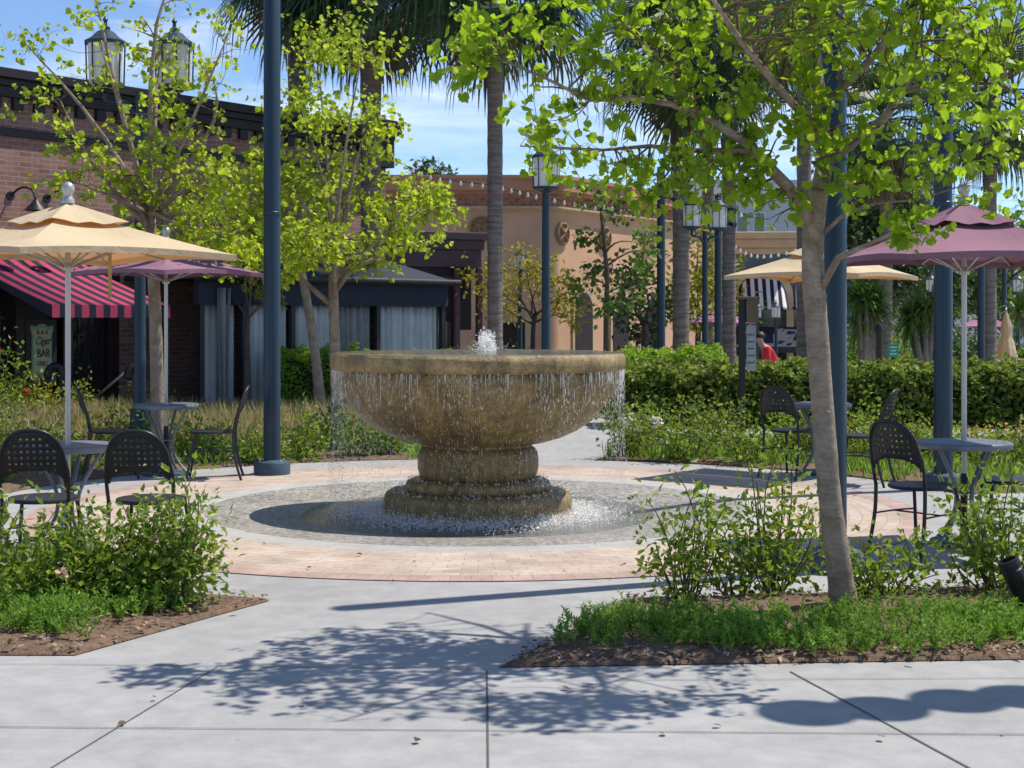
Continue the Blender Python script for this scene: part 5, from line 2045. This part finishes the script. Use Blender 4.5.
# relief scrolls on the frieze
mb = MB()
acc = 0
for (x0, y0), (x1, y1) in zip(offs(outline, .05)[:-1], offs(outline, .05)[1:]):
    L = math.hypot(x1 - x0, y1 - y0)
    k_ = max(1, int(L / .34))
    for i in range(k_):
        u = (i + .5) / k_
        c = Vector((x0 + (x1 - x0) * u, y0 + (y1 - y0) * u, OH - .69))
        d = Vector((x1 - x0, y1 - y0, 0)).normalized()
        ring = [c + d * .12 * math.cos(R(q * 30)) + Vector((0, 0, .12 * math.sin(R(q * 30)))) for q in range(11)]
        mb.tube(ring, .025, 5)
mb.build('frieze_relief', M['stucco_trim'], ob)


def on_side(u, z, d=0):
    b = Vector(outline[-2])
    t_ = Vector((math.cos(A2), math.sin(A2)))
    n_ = Vector((t_.y, -t_.x))
    p = b + t_ * u + n_ * d
    return Vector((p.x, p.y, z))


def medallion(loc, yaw, r):
    t = bpy.data.objects.new('medallion', None)
    mb = MB()
    n = 28
    for rr, y in ((r, 0), (r, -.08), (r * .86, -.10), (r * .80, -.05), (.0001, -.05)):
        for j in range(n):
            a = 6.28319 * j / n
            mb.v.append((rr * math.cos(a), y, rr * math.sin(a)))
    for i in range(4):
        for j in range(n):
            mb.f.append((i * n + j, i * n + (j + 1) % n, (i + 1) * n + (j + 1) % n, (i + 1) * n + j))
    for q in range(4):
        a = R(45 + 90 * q)
        mb.tube([(r * .1 * math.cos(a), -.07, r * .1 * math.sin(a)), (r * .82 * math.cos(a), -.07, r * .82 * math.sin(a))], [.09 * r / .42, .04], 6)
    mb.tube([(0, -.02, 0), (0, -.12, 0)], [.16 * r / .42, .1 * r / .42], 12)
    o = mb.build('medallion', M['medal'], ob, True, split=35)
    o.location = loc
    o.rotation_euler = (0, 0, yaw)


z_m = 1.6 + 91 * YO / F - og
medallion(Vector((gx(482, YO) - xc, -.005, z_m)), 0, .40)
medallion(on_side(.15, z_m - .12, .005), A2, .36)
medallion(on_side(2.9, z_m - .12, .005), A2, .36)
medallion(on_side(6.0, z_m - .12, .005), A2, .36)
for u in (.9, 3.4, 5.9):      # tall dark arched doorways with cream surrounds on the side wall
    mb = MB()
    pts = [(-.55, -.4), (.55, -.4), (.55, 2.7)] + [(.55 * math.cos(R(a)), 2.7 + .55 * math.sin(R(a))) for a in range(20, 180, 20)] + [(-.55, 2.7)]
    b_ = on_side(u + .55, 0, .03)
    mx2 = Matrix.Translation(b_) @ Matrix.Rotation(A2, 4, 'Z') @ Matrix.Rotation(R(90), 4, 'X')
    mb.prism([(x * 1.25, y * 1.06 if y > 0 else y) for x, y in pts], -.05, .03, mx2)
    sw = mb.build('surround', M['cream'], ob)
    mb = MB()
    mb.prism(pts, .031, .05, mx2)
    mb.build('doorway', M['darkwood'], sw)
for xo in (gx(528, YO) - xc, gx(497, YO) - xc, gx(548, YO) - xc):
    mb = MB()
    mb.box(xo - .09, xo + .09, -.12, .0, -.4, 2.6)
    mb.build('pilaster', M['cream'], ob)
mb = MB()
mb.box(gx(500, YO) - xc, gx(526, YO) - xc, -.04, .0, -.4, 2.3)
mb.build('doorway', M['darkwood'], ob)


# string lights
def string_lights(label, pts, n, r, sag=.0):
    t = thing('string_lights', label, 'string lights', pts[0])
    base = Vector(pts[0])
    path = smooth_path([Vector(p) - base for p in pts], 14)
    mb = MB()
    mb.tube(path, .012, 4, False)
    mb.build('cable', M['black'], t, True, split=0)
    for i in range(n):
        s = (i + .5) / n * (len(path) - 1)
        k_ = int(s)
        p = path[k_].lerp(path[min(k_ + 1, len(path) - 1)], s - k_)
        b = MB()
        b.lathe([(.0001, .01), (.02, .0), (r * .55, -.025), (r, -.06), (r * 1.05, -.085), (r * .8, -.115), (.0001, -.13)], 8, tuple(p))
        b.build('bulb', M['bulb'], t, True, split=0)


string_lights('string of white bulbs across the front of the orange building', [at(392, 160, 43), at(440, 178, 43), at(498, 186, 43), at(545, 197, 43), at(600, 207, 43)], 22, .042)
string_lights('string of white bulbs across the side of the orange building', [at(600, 205, 42.8), at(640, 210, 43), at(700, 212, 44), at(760, 214, 45)], 14, .05)
string_lights('string of white bulbs before the slate blue shopfront', [at(728, 240, 52), at(752, 254, 53), at(785, 252, 54), at(830, 238, 55)], 14, .05)

# ------------------------------------------------------------------ slate and white buildings (far right of centre)
YS = 60
sg = gz(60)
sb = thing('slate_building', 'slate blue shop building with tan cornice and striped arch awnings', 'building', (gx(742, YS), YS, sg), R(-4))
SH = 1.6 + 72 * YS / F - sg
mb = MB()
mb.box(-4.2, 2.0, 0, 6, -.4, SH)
mb.box(2.0, 4.6, .8, 6, -.4, SH - .2)
mb.build('wall', M['slate'], sb)
mb = MB()
mb.box(-4.4, 2.15, -.25, 6, SH, SH + .35)
mb.box(-4.5, 2.3, -.42, 6, SH + .35, SH + .62)
mb.box(-4.3, 2.1, -.1, 6, SH - .25, SH)
mb.build('cornice', M['cream'], sb, bevel=.04)
for ux in (.75, 2.9):
    zc = 1.6 + 22 * YS / F - sg
    yv = -.02 if ux < 2 else .78
    mb = MB()
    out_, in_ = [], []
    for q in range(0, 13):
        a = R(180 * q / 12)
        mb.v += [(ux + 1.25 * math.cos(a), yv - .12, zc + 1.25 * math.sin(a)), (ux + .98 * math.cos(a), yv - .12, zc + .98 * math.sin(a)), (ux + 1.25 * math.cos(a), yv + .01, zc + 1.25 * math.sin(a)), (ux + .98 * math.cos(a), yv + .01, zc + .98 * math.sin(a))]
    for q in range(12):
        a, b = 4 * q, 4 * q + 4
        mb.f += [(a, a + 1, b + 1, b), (a, b, b + 2, a + 2), (a + 1, a + 3, b + 3, b + 1)]
    mb.box(ux - 1.25, ux - .98, yv - .12, yv + .01, -.4, zc)
    mb.box(ux + .98, ux + 1.25, yv - .12, yv + .01, -.4, zc)
    ar = mb.build('arch', M['cream'], sb)
    mb = MB()
    mb.box(ux - .97, ux + .97, yv - .03, yv - .005, -.4, zc)
    mb.build('shop_window', M['glass'], ar)
    mb = MB()       # domed striped awning
    for i in range(9):
        t_ = i / 8
        for j in range(15):
            x = -1 + 2 * j / 14
            hgt = math.sqrt(max(0, 1 - x * x))
            mb.v.append((ux + x * .97, yv - .05 - 1.0 * t_, zc + .97 * hgt * (1 - t_) - .45 * t_))
    for i in range(8):
        for j in range(14):
            q = i * 15 + j
            mb.f.append((q, q + 1, q + 16, q + 15))
    mb.build('awning', M['awnbw'], sb, True, solid=.01, split=0)
mb = MB()
mb.add([(-.6, -.3, 2.1), (2.6, -.3, 2.1), (3.2, -1.6, 1.35), (-1.0, -1.6, 1.35), (-1.0, -1.6, 1.12), (3.2, -1.6, 1.12)], [(0, 3, 2, 1), (3, 4, 5, 2)])
mb.build('canopy', M['awnnavy'], sb, solid=.02)
YW = 80
wb = thing('white_building', 'pale grey white building with green windows behind the slate shop', 'building', (gx(745, YW), YW, gz(80)))
WH = 1.6 + 136 * YW / F - gz(80)
mb = MB()
mb.box(-3.4, 10, 0, 8, -.4, WH)
mb.build('wall', M['white'], wb)
mb = MB()
mb.box(-3.5, 10.1, -.2, 8, WH, WH + .2)
mb.box(-3.45, 10.05, -.1, 0, WH - 3.0, WH - 2.85)
mb.build('cornice', M['whitegrey'], wb)
mb = MB()
mb.box(-3.4, 10, -.05, 0, WH - 2.85, WH - .9)
mb.build('panel_band', M['whitegrey'], wb)
for x in (-.15, .75, 3.2, 4.1):
    z0 = 1.6 + 83 * YW / F - gz(80)
    mb = MB()
    mb.box(x - .32, x + .32, -.06, -.0, z0 - .05, z0 + 1.3)
    f = mb.build('window', M['white'], wb)
    mb = MB()
    mb.box(x - .26, x + .26, -.075, -.06, z0, z0 + 1.25)
    mb.build('pane', M['greenwin'], f)

# low pale buildings beyond the far right trees
fb = thing('pale_building', 'long pale far building glimpsed behind the trees at right', 'building', (gx(960, 95), 95, gz(95)))
mb = MB()
mb.box(-14, 22, 0, 8, -.4, 7.2)
mb.build('wall', M['white'], fb)
mb = MB()
mb.box(-14.2, 22.2, -.3, 8, 7.2, 7.6)
mb.build('roof', M['whitegrey'], fb)
for i in range(9):
    mb = MB()
    mb.box(-12 + i * 3.6, -10.4 + i * 3.6, -.05, 0, 2.6, 5.2)
    mb.build('window', M['greenwin'], fb)

# ------------------------------------------------------------------ small things beyond the hedge
t = thing('menu_post', 'dark post with a brown lantern box and a narrow menu board', 'sign', (gx(742, 21.9), 21.9, gz(22)))
Zt = EYE - (297 - 320) * 21.9 / F
mb = MB()
mb.box(-.045, .045, -.045, .045, 0, Zt)
mb.build('post', M['black'], t, bevel=.006)
mb = MB()
mb.box(.05, .22, -.1, .1, Zt - .36, Zt - .03)
mb.box(-.07, .24, -.12, .12, Zt - .03, Zt + .01)
mb.build('lantern_box', M['kioskbox'], t, bevel=.006)
mb = MB()
mb.box(.06, .20, -.015, .015, Zt - 1.05, Zt - .40)
mb.build('menu_board', M['kiosk'], t, bevel=.003)
mb = MB()
for i in range(5):
    mb.box(.08, .18, -.0185, -.0152, Zt - .95 + i * .1, Zt - .93 + i * .1)
mb.build('menu_print', M['kioskbox'], t)
t = thing('green_sign', 'small green sign on a post beyond the long hedge', 'sign', (gx(893, 27), 27, gz(27)))
mb = MB()
zz = EYE - 30 * 27 / F - gz(27)
mb.box(-.025, .025, -.02, .02, 0, zz - .12)
mb.build('post', M['black'], t)
mb = MB()
mb.box(-.09, .09, -.032, -.021, zz - .13, zz + .11)
mb.build('sign_board', M['signgreen'], t, bevel=.004)
mb = MB()
for i, wd in enumerate((.12, .09, .13)):
    mb.box(-wd / 2, wd / 2, -.0345, -.0325, zz - .08 + i * .06, zz - .06 + i * .06)
mb.build('sign_print', M['white'], t)
t = thing('bollard', 'dark slim bollard just left of the green sign', 'bollard', (gx(879, 28), 28, gz(28)))
mb = MB()
mb.lathe([(.09, 0), (.09, .05), (.062, .08), (.06, 1.55), (.075, 1.57), (.075, 1.66), (.04, 1.72), (.0001, 1.73)], 14)
mb.build('bollard', M['black'], t, True)
t = thing('planter_box', 'tan square planter beside the folded umbrella at far right', 'planter', (gx(1022, 39), 39, gz(39) + .25))
mb = MB()
mb.box(-.45, .45, -.45, .45, 0, .95)
mb.box(-.5, .5, -.5, .5, .95, 1.08)
mb.build('box', M['planter'], t, bevel=.02)
mb = MB()
pos = RNG.uniform(-.4, .4, (300, 3)) * np.array([1, 1, .3]) + np.array([0, 0, 1.2])
mb.scatter(*T_LEAF, pos, RNG.uniform(.1, .18, 300), rots(300))
mb.build('plant', M['leaf_green'], t)

# black spotlight in the right near bed
t = thing('ground_spotlight', 'black tilted spotlight in the mulch at the right frame edge', 'spotlight', (gx(1022, 8.0), 8.0, .03))
mb = MB()
mb.lathe([(.03, 0), (.03, .06), (.022, .07), (.022, .12), (.0001, .125)], 14)
mb.build('stake', M['black'], t, True)
mb = MB()
mx3 = Matrix.Translation((-.015, 0, .17)) @ Matrix.Rotation(R(-24), 4, 'Y')
pr = [(.0001, -.11), (.03, -.11), (.045, -.09), (.052, -.02), (.052, .0), (.056, .005), (.056, .09), (.05, .095), (.05, .11), (.056, .115), (.056, .15), (.045, .152), (.044, .12), (.0001, .118)]
mb.lathe(pr, 28)
mb.v = [tuple(mx3 @ Vector(p)) for p in mb.v]
mb.build('housing', M['black'], t, True)

# person in red stooping beyond the hedge
pr_ = thing('person', 'person in red top stooping beyond the hedge by the menu board', 'person', (gx(771, 30), 30, gz(30)), R(0))
V = [((0.05, 0, .88), .125), ((.02, 0, 1.05), .125), ((-.06, 0, 1.22), .14), ((-.12, 0, 1.33), .10), ((-.17, 0, 1.39), .052), ((-.2, 0, 1.44), .06), ((-.23, 0, 1.52), .088), ((-.245, 0, 1.59), .07),
     ((.06, .09, .80), .085), ((.0, .1, .46), .06), ((.07, .1, .09), .042), ((-.1, .1, .04), .035),
     ((.06, -.09, .80), .085), ((-.02, -.1, .46), .06), ((.05, -.1, .09), .042), ((-.12, -.1, .04), .035),
     ((-.09, .17, 1.30), .062), ((-.1, .22, 1.05), .045), ((-.28, .17, .9), .034), ((-.36, .14, .88), .03),
     ((-.09, -.17, 1.30), .062), ((-.1, -.22, 1.05), .045), ((-.28, -.17, .9), .034), ((-.36, -.14, .88), .03)]
E_ = [(0, 1), (1, 2), (2, 3), (3, 4), (4, 5), (5, 6), (6, 7), (0, 8), (8, 9), (9, 10), (10, 11), (0, 12), (12, 13), (13, 14), (14, 15), (2, 16), (16, 17), (17, 18), (18, 19), (2, 20), (20, 21), (21, 22), (22, 23)]


def skin(name, vs, es, m, parent, grow=0):
    me = bpy.data.meshes.new(name)
    me.from_pydata([v for v, r in vs], es, [])
    me.materials.append(m)
    o = bpy.data.objects.new(name, me)
    COL.objects.link(o)
    o.parent = parent
    md = o.modifiers.new('skin', 'SKIN')
    md.use_smooth_shade = True
    for i, (v, r) in enumerate(vs):
        me.skin_vertices[0].data[i].radius = (r + grow, r + grow)
    me.skin_vertices[0].data[0].use_root = True
    s_ = o.modifiers.new('sub', 'SUBSURF')
    s_.levels = s_.render_levels = 2
    return o


skin('body', V, E_, M['skin'], pr_)
skin('shirt', [V[i] for i in (0, 1, 2, 3, 16, 17, 20, 21)], [(0, 1), (1, 2), (2, 3), (2, 4), (4, 5), (2, 6), (6, 7)], M['shirt'], pr_, .016)
skin('trousers', [V[i] for i in (0, 8, 9, 10, 12, 13, 14)], [(0, 1), (1, 2), (2, 3), (0, 4), (4, 5), (5, 6)], M['trousers'], pr_, .018)
mb = MB()
mb.lathe([(.098, -.02), (.105, .03), (.09, .05), (.05, .1), (.0001, .105)], 16, (-.215, 0, 1.555), jitter=.006)
mb.build('hair', M['hair'], pr_, True, split=0)
